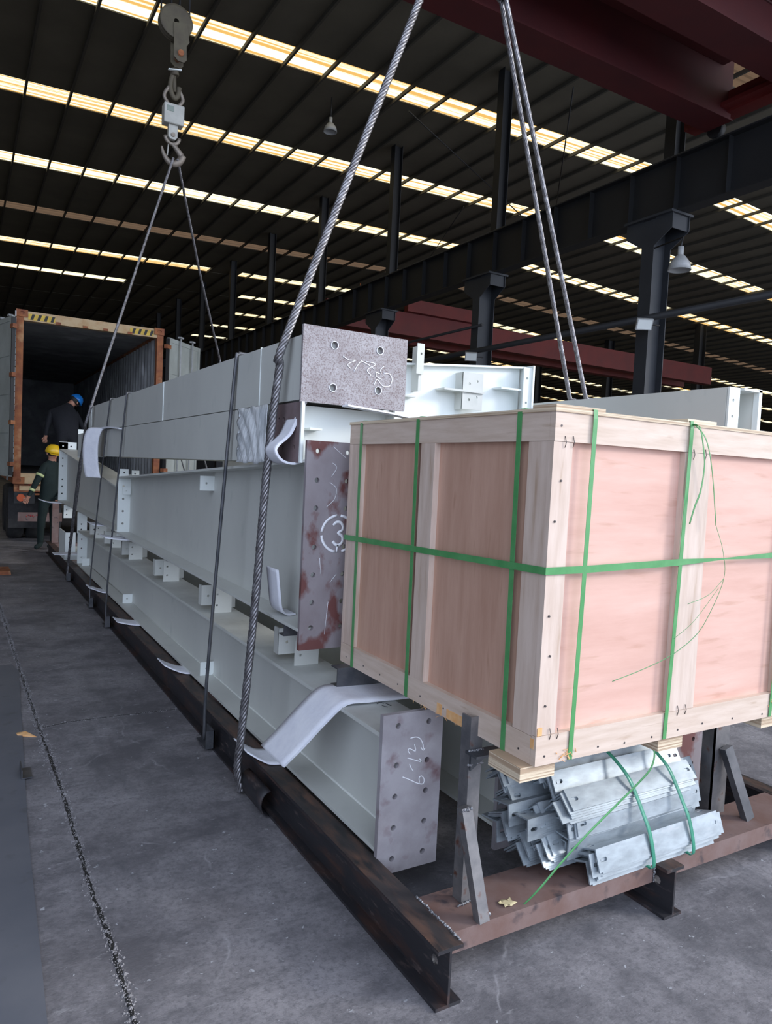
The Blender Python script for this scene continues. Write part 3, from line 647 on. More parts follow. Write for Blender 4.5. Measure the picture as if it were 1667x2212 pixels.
# --- box beams on top
xb = 1.30
U = thing('box_beam', 'upper pale box beam on top of the stack, speckled end plate with scribble', 'beam', (1.55, 3.0, 1.9), 'stacked top members')
MB().box(xb, 1.80, 3.01, 9.0, 1.905, 2.192).build('box_section', M['primer'], U)
MB().box(xb-0.006, xb, 5.55, 5.56, 1.905, 2.19).box(xb-0.004, 1.80, 3.52, 3.525, 1.905, 2.196).build('splice_plate', M['white'], U)
MB().box(xb-0.008, 1.30, 8.99, 9.15, 1.88, 2.21).box(1.30, 1.80, 9.0, 9.012, 1.905, 2.20).build('end_plate', M['white'], U, label='white far end plate')
ep = endplate(U, 1.293, 1.895, 0.54, 0.34, 2.995, 0.016, [(0.155, 0.075, 0.016), (0.39, 0.085, 0.016), (0.155, 0.265, 0.016), (0.39, 0.27, 0.016)], M['speckplate'], 'speckled rust-flecked steel plate with four holes')
b = MB()
S = [[(1135, 430), (1180, 460), (1225, 462), (1170, 490), (1190, 522)], [(1215, 540), (1245, 490), (1275, 460)], [(1265, 465), (1320, 495), (1360, 525)],
     [(1300, 470), (1370, 490), (1310, 530), (1335, 570)], [(1430, 505), (1405, 530), (1410, 560), (1375, 550), (1378, 580), (1415, 600)],
     [(1430, 555), (1470, 560), (1488, 600), (1470, 645), (1420, 645), (1380, 600), (1358, 640)]]
strokes(b, [rp(L, 400, 640, 3.334) for L in S], 'y', 2.986, 0.0035, (0, -1, 0), 0.001); b.build('marking', M['chalk'], ep)
for (hx, hz) in ((0.155, 0.075), (0.39, 0.085), (0.155, 0.265), (0.39, 0.27)):
    pts = [(1.293+hx+0.018*math.cos(a_), 2.985, 1.895+hz+0.018*math.sin(a_)) for a_ in [2*math.pi*q/14 for q in range(14)]]
    MB().tube(pts, 0.002, 5, closed=True).build('paint_ring', M['chalk'], ep)
Lw = thing('box_beam', 'lower pale flanged member under the upper box beam, bare brown near end', 'beam', (1.55, 3.0, 1.62), 'stacked top members')
b = MB().box(xb, xb+0.012, 3.36, 9.8, 1.624, 1.90).box(1.79, 1.80, 3.02, 9.8, 1.624, 1.90).box(xb+0.012, 1.79, 3.30, 9.8, 1.888, 1.896).box(xb+0.012, 1.79, 3.30, 9.8, 1.63, 1.638)
b.build('beam_section', M['primer'], Lw)
b = MB(); plate_x(b, 3.0, 1.624, 0.36, 0.272, xb+0.006, 0.012, [(y_, z_, 0.011) for y_ in (0.06, 0.19, 0.25) for z_ in (0.07, 0.20)]); b.build('bare_flange', M['brownplate'], Lw, label='bare brown flange end with holes')
MB().box(1.314, 1.79, 3.09, 3.10, 1.638, 1.888).box(1.30, 1.313, 2.985, 3.0, 1.624, 1.896).build('web', M['white'], Lw)
MB().box(1.36, 1.42, 3.02, 3.09, 1.775, 1.785).box(1.315, 1.322, 3.0, 3.09, 1.64, 1.887).build('stiffener', M['white'], Lw)
b = MB(); plate_y(b, 1.302, 1.60, 0.10, 0.36, 10.1, 0.012, [(0.05, 0.1, 0.01)]); b.box(1.302, 1.6, 9.81, 10.1, 1.62, 1.90).build('end_plate', M['white'], Lw)
# plastic wrap on the lower member
b = MB(); rows = []; rnd = random.Random(11)
for i in range(14):
    z = 1.615+0.285*i/13; rows.append([(xb-0.010-0.016*abs(math.sin((j-1)*0.55*(14-i*0.75)/7))-rnd.random()*0.002, 3.36+0.42*j/16, z+0.004*math.sin(j)) for j in range(17)])
b.sheet(rows, 0.002)
tag(b.build('plastic_wrap', M['film']), 'crinkled translucent plastic film taped round the lower top member', 'wrap')

# --- white cross member with brackets and right hand girder
X = thing('cross_girder', 'bright white tapered girder lying across behind the crate, bolted brackets on it', 'beam', (2.5, 3.8, 1.9))
b = MB().prism([(1.83, 1.90), (3.22, 1.90), (3.22, 2.335), (1.83, 2.21)], lambda u, v: Vector((u, 3.80, v)), lambda u, v: Vector((u, 3.812, v)))
b.build('web', M['white'], X)
b = MB().prism([(1.83, 2.21), (3.25, 2.335), (3.25, 2.347), (1.83, 2.222)], lambda u, v: Vector((u, 3.76, v)), lambda u, v: Vector((u, 3.86, v)))
b.box(1.83, 3.25, 3.70, 3.90, 1.885, 1.90).build('flange', M['white'], X)
b = MB(); b.box(3.235, 3.25, 3.68, 3.90, 1.90, 2.345); b.build('end_flange', M['white'], X)
b = MB(); plate_y(b, 3.17, 1.9, 0.065, 0.43, 3.70, 0.01, [(0.03, 0.20, 0.009), (0.03, 0.36, 0.009)]); b.box(3.0, 3.17, 3.71, 3.80, 2.175, 2.187).build('end_bracket', M['white'], X)
b = MB(); plate_y(b, 2.70, 2.02, 0.155, 0.23, 3.72, 0.01, [(0.05, 0.06, 0.008), (0.11, 0.08, 0.008), (0.05, 0.16, 0.008), (0.11, 0.18, 0.008)]); b.box(2.70, 2.712, 3.72, 3.80, 2.02, 2.25).box(2.55, 2.86, 3.70, 3.80, 2.125, 2.137).build('bracket', M['primer'], X)
b = MB().box(2.37, 2.39, 3.72, 3.80, 2.1, 2.37); plate_y(b, 2.345, 2.2, 0.05, 0.18, 3.71, 0.008, [(0.03, 0.12, 0.007)]); b.box(2.25, 2.37, 3.74, 3.80, 2.06, 2.07); b.build('bracket', M['primer'], X)
Rg = thing('steel_beam', 'pale beam at the right edge of the load, near end open behind the crate', 'beam', (3.4, 2.3, 1.9))
b = MB().box(3.30, 3.312, 2.31, 9.2, 1.895, 2.108).box(3.53, 3.542, 2.31, 9.2, 1.895, 2.108).box(3.312, 3.53, 2.36, 9.2, 1.90, 1.908).box(3.312, 3.53, 2.50, 9.2, 2.095, 2.103)
b.build('beam_section', M['primer'], Rg)
b = MB(); plate_y(b, 3.302, 1.895, 0.085, 0.215, 2.30, 0.012, [(0.035, 0.07, 0.008), (0.035, 0.15, 0.008)]); b.box(3.375, 3.387, 2.3, 2.5, 1.90, 2.10).box(3.387, 3.53, 2.48, 2.49, 1.90, 2.10).box(3.525, 3.55, 2.28, 2.31, 1.88, 2.115).box(3.40, 3.55, 2.28, 2.50, 2.10, 2.112).build('end_plate', M['white'], Rg)
# supports of the right side, behind the crate
Rs = thing('tapered_girder', 'tall pale girder hidden behind the crate, carrying the right side members', 'beam', (3.1, 3.5, 0.65))
ibeam_y(MB(), 3.06, 0.655, 1.885, 3.3, 9.6, 0.25).build('beam_section', M['primer'], Rs)
Rs2 = thing('steel_beam', 'pale girder standing on the right rail under the right hand top beam', 'beam', (3.4, 3.0, 0.19))
ibeam_y(MB(), 3.42, 0.19, 1.893, 3.0, 9.2, 0.22).build('beam_section', M['primer'], Rs2)

# ================================================================ FOAM
def foam(path, across, th, lab, k=8, mat='foam', wav=0.0):
    """strip following path; across = vector of its width"""
    P = catmull(path, k); ac = Vector(across); rows = []
    for i, p in enumerate(P):
        rows.append([p+ac*(j/6-0.5)+Vector((0, 0, wav*math.sin(i*0.7+j))) for j in range(7)])
    o = MB().sheet(rows, th).build('foam_sheet', M[mat])
    return tag(o, lab, 'foam sheet', 'white foam packing sheets')
# large strip draped over beam A
foam([(1.75, 2.66, 0.655), (1.60, 2.66, 0.657), (1.45, 2.66, 0.662), (1.355, 2.67, 0.657), (1.28, 2.70, 0.58), (1.205, 2.75, 0.47), (1.15, 2.80, 0.385)], (0.0, 0.25, 0.0), 0.010, 'large white foam strip draped over the lower beam beside the near crate corner')
foam([(1.43, 3.22, 0.196), (1.30, 3.24, 0.196), (1.255, 3.28, 0.205), (1.20, 3.33, 0.235)], (0, 0.20, 0), 0.006, 'small foam flap sticking out under the lower beam beside the near sling')
foam([(1.43, 4.85, 0.1955), (1.32, 4.86, 0.1975), (1.25, 4.93, 0.212), (1.20, 4.97, 0.235)], (0, 0.20, 0), 0.007, 'foam flap under the lower beam left of the nearest tie rod')
foam([(1.43, 6.42, 0.1955), (1.32, 6.43, 0.1975), (1.24, 6.47, 0.205), (1.17, 6.50, 0.22)], (0, 0.22, 0), 0.007, 'foam flap under the lower beam in the middle of the left rail')
foam([(1.43, 8.1, 0.1955), (1.32, 8.1, 0.1975), (1.25, 8.2, 0.212), (1.20, 8.3, 0.22)], (0, 0.25, 0), 0.008, 'foam flap under the lower beam in front of the far sling')
foam([(1.45, 10.5, 0.30), (1.30, 10.5, 0.31), (1.20, 10.5, 0.305), (1.08, 10.5, 0.31)], (0, 0.25, 0), 0.008, 'foam piece poking out at the far end below the white bracket')
foam([(1.50, 7.1, 0.862), (1.36, 7.1, 0.860), (1.26, 7.2, 0.858), (1.17, 7.25, 0.868)], (0, 0.30, 0), 0.010, 'foam sheet between the two tapered girders and the cleats')
foam([(1.50, 8.6, 0.868), (1.38, 8.6, 0.864), (1.30, 8.7, 0.862), (1.27, 8.75, 0.867)], (0, 0.40, 0), 0.010, 'foam sheet under the far tapered girder')
foam([(1.50, 12.1, 0.89), (1.33, 12.2, 0.89), (1.18, 12.25, 0.895), (1.05, 12.3, 0.93)], (0, 0.30, 0), 0.010, 'foam strip sticking out beside the worker in the yellow helmet')
foam([(1.42, 3.30, 0.889), (1.365, 3.28, 0.895), (1.325, 3.25, 0.93), (1.305, 3.23, 1.00), (1.285, 3.22, 1.12)], (0, 0.14, 0), 0.008, 'curled foam piece on the flange beside the near sling')
foam([at(x_, y_, 'y', 3.10) for x_, y_ in ((650, 868), (632, 905), (618, 935), (606, 948), (590, 962), (585, 975), (598, 994), (622, 1001), (648, 995))], (0.0, 0.13, 0.0), 0.010, 'curved foam collar between near sling and top member')
foam([(1.27, 8.0, 1.915), (1.20, 8.02, 1.90), (1.165, 8.04, 1.80), (1.16, 8.06, 1.65), (1.17, 8.04, 1.50), (1.185, 8.0, 1.40)], (0.125, -0.14, 0), 0.008, 'large white foam sheet hanging over the far side of the top members')
foam([(1.285, 8.25, 1.912), (1.27, 7.9, 1.914), (1.275, 7.5, 1.908), (1.285, 7.1, 1.885)], (-0.05, 0, 0), 0.012, 'narrow foam edge lying above the hanging sheet')
foam([(1.5, 2.96, 1.893), (1.75, 3.0, 1.880), (2.1, 3.1, 1.86), (2.45, 3.3, 1.875)], (0, 0.06, 0), 0.008, 'thin foam strip under the speckled end plate above the crate')

# ================================================================ CRATE
X0, X1c, YF, YB, Z0, Z1 = 1.48, 2.76, 1.575, 2.855, 0.75, 1.80
cr = thing('wooden_crate', 'large plywood crate with pale battens and green straps', 'crate', (2.12, 2.2, Z0))
t_ = 0.022
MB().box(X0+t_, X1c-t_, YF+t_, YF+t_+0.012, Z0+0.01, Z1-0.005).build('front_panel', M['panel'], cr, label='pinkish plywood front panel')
MB().box(X0+t_, X0+t_+0.012, YF+t_+0.012, YB-t_, Z0+0.01, Z1-0.005).build('side_panel', M['panel_side'], cr, label='plywood side panel with shade in its brown')
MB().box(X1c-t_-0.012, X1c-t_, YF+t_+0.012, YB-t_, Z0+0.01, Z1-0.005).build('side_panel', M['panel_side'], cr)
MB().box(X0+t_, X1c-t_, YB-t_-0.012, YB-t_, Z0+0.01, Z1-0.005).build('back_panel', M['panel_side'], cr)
MB().box(X0+t_, X1c-t_, YF+t_, YB-t_, Z0, Z0+0.01).build('bottom_panel', M['batten_h'], cr)
MB().box(X0-0.004, X1c+0.004, YF-0.004, YB+0.004, Z1, Z1+0.012).build('lid', M['plyedge'], cr)
MB().box(X0+0.0, 1.68, YF+0.0, YF+0.10, Z1+0.012, Z1+0.022).build('lid_batten', M['plyedge'], cr)
MB().box(2.06, 2.21, YF+0.0, YF+0.10, Z1+0.012, Z1+0.024).build('lid_batten', M['plyedge'], cr)
bw = 0.085; g = 0.001
def bat(x0, x1, y0, y1, z0, z1, mt='batten'): return MB().box(x0, x1, y0, y1, z0, z1).build('batten', M[mt], cr)
# front face
bat(X0, X1c, YF, YF+t_, Z1-bw, Z1, 'batten_h'); bat(X0, X1c, YF, YF+t_, Z0, Z0+bw+0.005, 'batten_h')
bat(X0+0.0, X0+0.075, YF+0.002, YF+t_, Z0+bw+0.006, Z1-bw-g); bat(X1c-0.10, X1c, YF+0.002, YF+t_, Z0+bw+0.006, Z1-bw-g)
bat(2.062, 2.195, YF+0.001, YF+t_, Z0+bw+0.006, Z1-bw-g)
# left side face: rails, corner, middle and far stiles
bat(X0, X0+t_, YF+t_+g, YB-t_, Z1-bw, Z1, 'batten_h'); bat(X0, X0+t_, YF+t_+g, YB-t_, Z0, Z0+bw, 'batten_h')
bat(X0+0.001, X0+t_, YF+t_+g, YF+0.11, Z0+bw+g, Z1-bw-g); bat(X0+0.001, X0+t_, YB-0.11, YB-t_, Z0+bw+g, Z1-bw-g)
bat(X0-0.002, X0+t_, 2.185, 2.275, Z0+bw+g, Z1-bw-g)
# right and back
for (ya, yb) in ((YF+t_+g, YF+0.11), (2.185, 2.275), (YB-0.11, YB-t_)): bat(X1c-t_, X1c, ya, yb, Z0+bw+g, Z1-bw-g)
bat(X1c-t_, X1c, YF+t_+g, YB-t_, Z1-bw, Z1, 'batten_h'); bat(X1c-t_, X1c, YF+t_+g, YB-t_, Z0, Z0+bw, 'batten_h')
bat(X0, X1c, YB-t_+g, YB, Z1-bw, Z1, 'batten_h'); bat(X0, X1c, YB-t_+g, YB, Z0, Z0+bw, 'batten_h')
for xx in (X0, 2.06, X1c-0.1): bat(xx, xx+0.1, YB-t_+g, YB, Z0+bw+g, Z1-bw-g)
# feet
for (xa_, xb_) in ((1.435, 1.572), (2.04, 2.165), (2.62, 2.75)):
    for (ya, yb) in ((YF+0.012, YF+0.16), (YB-0.2, YB-0.05)):
        if xa_ < 1.5 and ya > 2: continue
        MB().box(xa_, xb_, ya, yb, 0.704, Z0-0.0005).build('foot', M['plyedge'], cr)
# nails and splinters
def nail(x, z): MB().cyl((x, YF-0.0015, z), (x, YF+0.002, z), 0.0035, 8).build('nail', M['nail'], cr)
for x in (1.515, 1.62, 1.74, 1.86, 1.99, 2.12, 2.25, 2.42, 2.60, 2.71): nail(x, Z0+0.022+0.006*math.sin(x*9))
for z in (0.93, 1.08, 1.20, 1.34, 1.48, 1.60, 1.76): nail(1.51+0.01*math.sin(z*20), z)
for y in (1.65, 1.73, 1.86, 2.05, 2.2, 2.36, 2.5, 2.64, 2.8): MB().cyl((X0-0.0015, y, Z0+0.03), (X0+0.002, y, Z0+0.03), 0.0035, 8).build('nail', M['nail'], cr)
b = MB(); rnd = random.Random(5)
for (x, z, n_) in ((1.60, 0.775, 14), (2.655, 0.80, 7)):
    for q in range(n_):
        p = Vector((x+rnd.gauss(0, 0.022), YF-0.002, z+rnd.gauss(0, 0.014))); d = Vector((rnd.uniform(-1, 1), -0.2, rnd.uniform(-.5, .7))).normalized()*rnd.uniform(0.008, 0.025)
        b.bar(p, p+d, 0.002, 0.0015)
b.box(1.482, 1.500, YF-0.001, YF+0.001, 0.842, 0.866)
b.box(X0-0.001, X0+0.001, 1.93, 2.03, 0.752, 0.785).box(X0-0.001, X0+0.001, 2.06, 2.09, 0.752, 0.79).box(X0-0.001, X0+0.001, 1.585, 1.60, 0.80, 0.83)
for q in range(10):
    p = Vector((X0-0.001, 1.9+rnd.random()*0.35, 0.753)); b.bar(p, p+Vector((-0.003, rnd.uniform(-.03, .03), -rnd.random()*0.02)), 0.0015, 0.001)
b.build('splinter', M['orange'], cr, label='orange torn wood', kind='stuff')
for (x, z) in ((1.52, 1.713), (1.552, 1.715), (2.10, 1.708), (2.16, 1.71), (2.11, 0.84), (2.15, 0.84), (1.53, 0.842), (1.56, 0.84)):
    MB().tube([(x, YF-0.001, z+0.018), (x+0.003, YF-0.004, z), (x+0.001, YF-0.001, z-0.016)], 0.0012, 5).build('staple', M['nail'], cr)
# straps round the crate
sp = 0.0035
def strap_v(x0, x1, yl=None):
    """vertical band over front, lid and bottom at x, x0 top x1 bottom"""
    P = [(x1, YB+sp, Z0), (x0, YB+sp, Z1+0.014), (x0, YF-0.006, Z1+0.016), (x0, YF-sp-0.004, Z1-0.01), ((x0+x1)/2, YF-sp-0.004, (Z0+Z1)/2), (x1, YF-sp, Z0+0.002), (x1, YF+0.01, Z0-sp*0.4)]
    bb = MB(); rows = [[Vector(p)-Vector((0.0085, 0, 0)), Vector(p)+Vector((0.0085, 0, 0))] for p in P]
    bb.sheet(rows, 0.0012, False); bb.build('strap', M['strap'], cr, label='green plastic strap')
strap_v(1.632, 1.618); strap_v(2.075, 2.05); strap_v(2.67, 2.645)
for y in (1.725, 2.30, 2.745):
    P = [(X0+0.05, y, Z0-0.001), (X0-sp, y-0.004, Z0+0.0), (X0-sp, y, 1.3), (X0-sp, y+0.004, Z1+0.005), (X0+0.01, y+0.004, Z1+0.016), (X1c+sp, y+0.004, Z1+0.016), (X1c+sp, y, Z0)]
    MB().sheet([[Vector(p)-Vector((0, 0.0105, 0)), Vector(p)+Vector((0, 0.0105, 0))] for p in P], 0.0012, False).build('strap', M['strap'], cr, label='green plastic strap')
zz = 1.335
P = [(X0-sp-0.002, YB+0.003, 1.305), (X0-sp-0.002, 2.2, 1.32), (X0-sp-0.003, YF-sp, 1.335), (1.62, YF-sp-0.004, 1.337), (2.05, YF-sp-0.006, 1.35), (2.3, YF-sp-0.002, 1.357), (2.6, YF-sp-0.004, 1.365), (X1c+sp, YF-sp, 1.368), (X1c+sp, YB, 1.35)]
wv = [1, 1, 1, 1, 1, 0.25, 1, 1, 1]
MB().sheet([[Vector(p)-Vector((0, 0, 0.011*w_)), Vector(p)+Vector((0, 0, 0.011*w_))] for p, w_ in zip(P, wv)], 0.0012, False).build('strap', M['strap'], cr, label='green plastic strap running level round the crate')
# loose strap tails
yy = YF-0.03
def tail(L, w, mt='strap', y=yy, name='strap_tail'):
    pts = [at(x, z, 'y', y+(0.024 if i == 0 else 0)) for i, (x, z) in enumerate(L)]
    MB().ribbon(catmull(pts, 6), w, 0.001, (0.25, -1, 0.1)).build(name, M[mt], cr)
tail([(1497, 917), (1512, 925), (1520, 975), (1521, 1010), (1513, 1060), (1500, 1095), (1489, 1132)], 0.009)
tail([(1500, 916), (1525, 950), (1538, 1020), (1546, 1135)], 0.006)
tail([(1546, 1135), (1561, 1190), (1563, 1250), (1530, 1330), (1500, 1375), (1450, 1415), (1390, 1445), (1322, 1472)], 0.0022)
tail([(1563, 1250), (1530, 1285), (1485, 1305)], 0.0016)
tail([(1552, 1270), (1500, 1340), (1455, 1380)], 0.0012)

# ================================================================ ANGLE BUNDLE
leg, th = 0.078, 0.0055
def angle_mesh(L, slot):
    mb = MB()
    s2 = leg
    # profile in (y,z): apex at origin, one leg forward-down, one leg back-down, opened 90 degrees
    def pt(u, v): return u, v
    me1 = holeplate(rect(L, leg), [(0.03, leg*0.5, 0.007, 0.018), (L-0.03, leg*0.5, 0.007, 0.018)] if slot else [], th)
    mb.mesh(me1, Matrix.Translation((0, 0, 0)) @ Matrix(((1, 0, 0, 0), (0, 0, 1, 0), (0, -1, 0, 0), (0, 0, 0, 1))))           # leg down (in -z), at y 0
    me2 = holeplate(rect(L, leg), [(0.03, leg*0.6, 0.007, 0.018), (L-0.03, leg*0.6, 0.007, 0.018)] if slot else [], th)
    mb.mesh(me2, Matrix.Translation((0, th/2, -th/2)))                                                                        # leg back (in +y)
    me = bpy.data.meshes.new('steel_angle'); me.from_pydata(mb.v, [], mb.f)
    bm = bmesh.new(); bm.from_mesh(me); bmesh.ops.recalc_face_normals(bm, faces=bm.faces); bm.to_mesh(me); bm.free()
    me.materials.append(M['galv']); return me
AM = [angle_mesh(0.68, True), angle_mesh(0.68, False), angle_mesh(0.66, True)]
rnd = random.Random(21)
# stacks: (y, z of the top apex, count, tilt, x start, phrase)
stacks = [
 (1.735, 0.318, 8, 20, 1.940, 'lowest front stack of the bundle'),
 (1.788, 0.345, 5, -4, 1.885, 'second front stack up, bright face'),
 (1.80, 0.425, 6, 16, 1.885, 'third front stack up'),
 (1.845, 0.497, 6, 46, 1.85, 'fanned stack at the upper front'),
 (1.90, 0.545, 5, 30, 1.86, 'stack just under the crate'),
 (1.955, 0.575, 5, 32, 1.85, 'topmost stack at the back'),
 (1.86, 0.345, 7, 38, 1.80, 'bottom stack behind the lowest front one'),
 (1.93, 0.335, 7, 42, 1.76, 'bottom stack at the left'),
 (1.90, 0.440, 6, 40, 1.80, 'middle stack with ends like chevrons'),
 (1.965, 0.400, 5, 25, 1.71, 'slotted stack at the left'),
 (1.985, 0.480, 6, 40, 1.76, 'middle stack at the back left'),
 (2.02, 0.565, 6, 36, 1.74, 'top stack at the back left'),
]
ords = ['topmost', 'second', 'third', 'fourth', 'fifth', 'sixth', 'seventh', 'eighth']
for (y, z, n_, tilt, xs, ph) in stacks:
    ta = math.radians(tilt); bis = Vector((0, math.cos(ta)-math.sin(ta), -math.sin(ta)-math.cos(ta))).normalized()
    for q in range(n_):
        o = bpy.data.objects.new('steel_angle', AM[rnd.randrange(3)]); COL.objects.link(o)
        o.location = Vector((xs+rnd.uniform(-0.028, 0.028), y, z)) + bis*0.0092*q
        o.rotation_euler = (-ta+rnd.uniform(-0.025, 0.025), rnd.uniform(-0.003, 0.003), math.radians(0.6)+rnd.uniform(-0.006, 0.006))
        tag(o, 'galvanised steel angle, %s from the top in the %s' % (ords[q] if q else 'first', ph), 'steel angle', 'galvanised angles, %s' % ph)
# three single pieces with slotted ends turned flat
for (x, y, z, rx_, lab) in ((1.694, 1.955, 0.445, 8, 'galvanised angle end with slot turned to the front, upper left of the bundle'), (1.725, 1.885, 0.415, 4, 'galvanised angle end with slot turned to the front, middle of the bundle'), (1.70, 2.02, 0.355, 6, 'galvanised angle end with slot turned to the front, lowest at far left')):
    o = bpy.data.objects.new('steel_angle', AM[0]); COL.objects.link(o); o.location = (x, y-0.03, z); o.rotation_euler = (math.radians(-rx_), 0.02, 0.05)
    tag(o, lab, 'steel angle', 'galvanised angles with slotted ends showing')
o = bpy.data.objects.new('steel_angle', AM[2]); COL.objects.link(o); o.location = (2.10, 1.97, 0.43); o.rotation_euler = (math.radians(-30), 0, 0.02)
tag(o, 'galvanised steel angle sticking out farthest right of the bundle', 'steel angle')
# bands round the bundle
for (x, lab) in ((2.215, 'teal green band round the middle of the angle bundle'), (2.44, 'teal green band round the right end of the angle bundle')):
    loop = [(x+0.005, 1.75, 0.192), (x, 1.708, 0.196), (x-0.003, 1.706, 0.245), (x-0.006, 1.728, 0.325), (x-0.012, 1.755, 0.38), (x-0.02, 1.782, 0.435), (x-0.035, 1.815, 0.50), (x-0.05, 1.87, 0.55), (x-0.065, 1.93, 0.585), (x-0.08, 2.0, 0.60), (x-0.09, 2.07, 0.58), (x-0.09, 2.11, 0.50), (x-0.07, 2.10, 0.38), (x-0.05, 2.05, 0.26), (x-0.03, 1.96, 0.192)]
    P = catmull(loop, 5)
    rows = [[p-Vector((0.009, 0, 0)), p+Vector((0.009, 0, 0))] for p in P]
    tag(MB().sheet(rows, 0.0013).build('strap', M['strap2']), lab, 'strap', 'bands round the angle bundle')
L = [(1398, 1603), (1413, 1625), (1405, 1660), (1375, 1695), (1330, 1740), (1270, 1800), (1215, 1860), (1160, 1925), (1112, 1972)]
pts = [at(x, z, 'y', yv) for (x, z), yv in zip(L, (1.70, 1.69, 1.68, 1.69, 1.70, 1.70, 1.71, 1.73, 1.78))]
tag(MB().ribbon(catmull(pts, 6), 0.008, 0.001, (0.1, -1, 0.3)).build('loose_strap', M['strap']), 'loose thin green strap trailing across the angles down to the skid', 'strap')
# bit of yellow paper / wood on the cross beam
p = at(1092, 1952, 'z', 0.188)
b = MB(); rows = []
for i in range(4): rows.append([p+Vector((0.013*j-0.02+0.004*math.sin(i*2), 0.012*i-0.02, 0.004+0.004*math.sin(i*1.7+j*2.1))) for j in range(5)])
tag(b.sheet(rows, 0.001).build('paper_scrap', M['paper']), 'crumpled yellowish scrap lying on the front cross beam', 'scrap')

# ================================================================ SLINGS
hk = Vector((2.30, 3.2, 4.95))
def sling(lab, build, name='wire_rope'):
    b = MB(); build(b); return tag(b.build(name, M['rope']), lab, 'wire rope', 'steel wire rope slings')
sling('thick steel wire rope sling in front, left side of the load, nearest the camera', lambda b: rope(b, catmull([hk, hk.lerp(Vector((1.268, 3.10, 2.215)), 0.5), (1.268, 3.10, 2.215), (1.245, 3.13, 2.05), (1.225, 3.18, 1.62), (1.208, 3.235, 0.9), (1.186, 3.28, 0.33), (1.178, 3.30, 0.14), (1.20, 3.30, 0.02)], 8), 0.0195, 0.16))
for i, dx in enumerate((0, 1)):
    lab = 'steel wire rope of the right hand double sling, %s strand' % ('left' if i == 0 else 'right')
    e = Vector((3.40+0.03*i, 3.50-0.11*i, 2.128)); top = at(1082+11*i, 0, 'x', 2.62)
    hk2 = top + (top-e).normalized()*1.0
    sling(lab, lambda b: rope(b, [hk2, top, e, Vector((3.565, e.y, 2.115)), Vector((3.56, e.y, 1.0)), Vector((3.56, e.y, 0.15))], 0.0145, 0.13))
top = at(1085, 2, 'x', 2.61)
b = MB()
for q in range(5): b.tube([top+Vector((0.028*math.cos(a), 0.028*math.sin(a), 0.012*q+0.01)) for a in [2*math.pi*k_/12 for k_ in range(12)]], 0.007, 5, closed=True)
tag(b.build('rope_clamp', M['rope']), 'wire seizing at the top where the double sling strands join', 'clamp')
# far hook and scale
hy = 9.3
hp = at(376, 350, 'y', hy)
def hp_(px, py): return at(px, py, 'y', hy)
ppm = (hp_(376, 250)-hp_(376, 350)).length/100.0
sling('steel wire rope hanging from the far hook to the left edge of the load', lambda b: rope(b, catmull([hp+Vector((-0.02, -0.05, 0.03)), hp_(330, 470)+Vector((0, -0.05, 0)), (1.262, 8.75, 2.20), (1.225, 8.95, 1.9), (1.215, 9.35, 1.2), (1.205, 9.9, 0.35), (1.20, 10.0, 0.03)], 8), 0.016, 0.15, n=4))
pr = at(475, 778, 'x', 3.36)
sling('steel wire rope hanging from the far hook to the right side of the load', lambda b: rope(b, [hp+Vector((0.03, -0.04, 0.03)), hp.lerp(pr, 0.5), pr, Vector((3.565, pr.y, 2.11)), Vector((3.565, pr.y, 0.2))], 0.016, 0.15, n=4))
S_ = thing('crane_scale', 'grey hanging crane scale with small display above the far hook', 'scale', hp_(375, 300))
def BX(mb, px0, px1, py0, py1, d0, d1):
    a = hp_(px0, py1); c = hp_(px1, py0); return mb.box(a.x, c.x, hy+d0, hy+d1, a.z, c.z)
cX = hp_(374, 240).x
zt, zb_ = hp_(374, 229).z, hp_(374, 272).z; hw = 22*ppm
MB().box(cX-hw, cX+hw, hy-0.07, hy+0.07, zb_, zt).build('housing', M['scalegrey'], S_, bevel=0.008)
b = MB().box(cX-hw*0.75, cX-hw*0.05, hy-0.074, hy-0.07, zt-0.42*(zt-zb_), zt-0.15*(zt-zb_)).build('display', M['screen'], S_)
zl, zl2 = hp_(374, 280).z, hp_(374, 303).z
b = MB().prism([(-0.055, zb_), (0.055, zb_), (0.055, zl2+0.03), (0.03, zl2), (-0.03, zl2), (-0.055, zl2+0.03)], lambda u, v: Vector((cX+u, hy-0.03, v)), lambda u, v: Vector((cX+u, hy+0.03, v))).build('lower_lug', M['scalegrey'], S_)
MB().cyl((cX, hy-0.045, zl2+0.05), (cX, hy+0.045, zl2+0.05), 0.025).build('pin', M['hookgrey'], S_)
# shackle above
zs = hp_(374, 192).z
for s_ in (-1, 1):
    MB().tube(catmull([(cX+s_*0.05, hy, zs+0.02), (cX+s_*0.10, hy, zs-0.06), (cX+s_*0.11, hy, zs-0.12), (cX+s_*0.07, hy, zs-0.18), (cX+s_*0.065, hy, zt-0.01)], 6), 0.022, 10).build('shackle_arm', M['hookgrey'], S_)
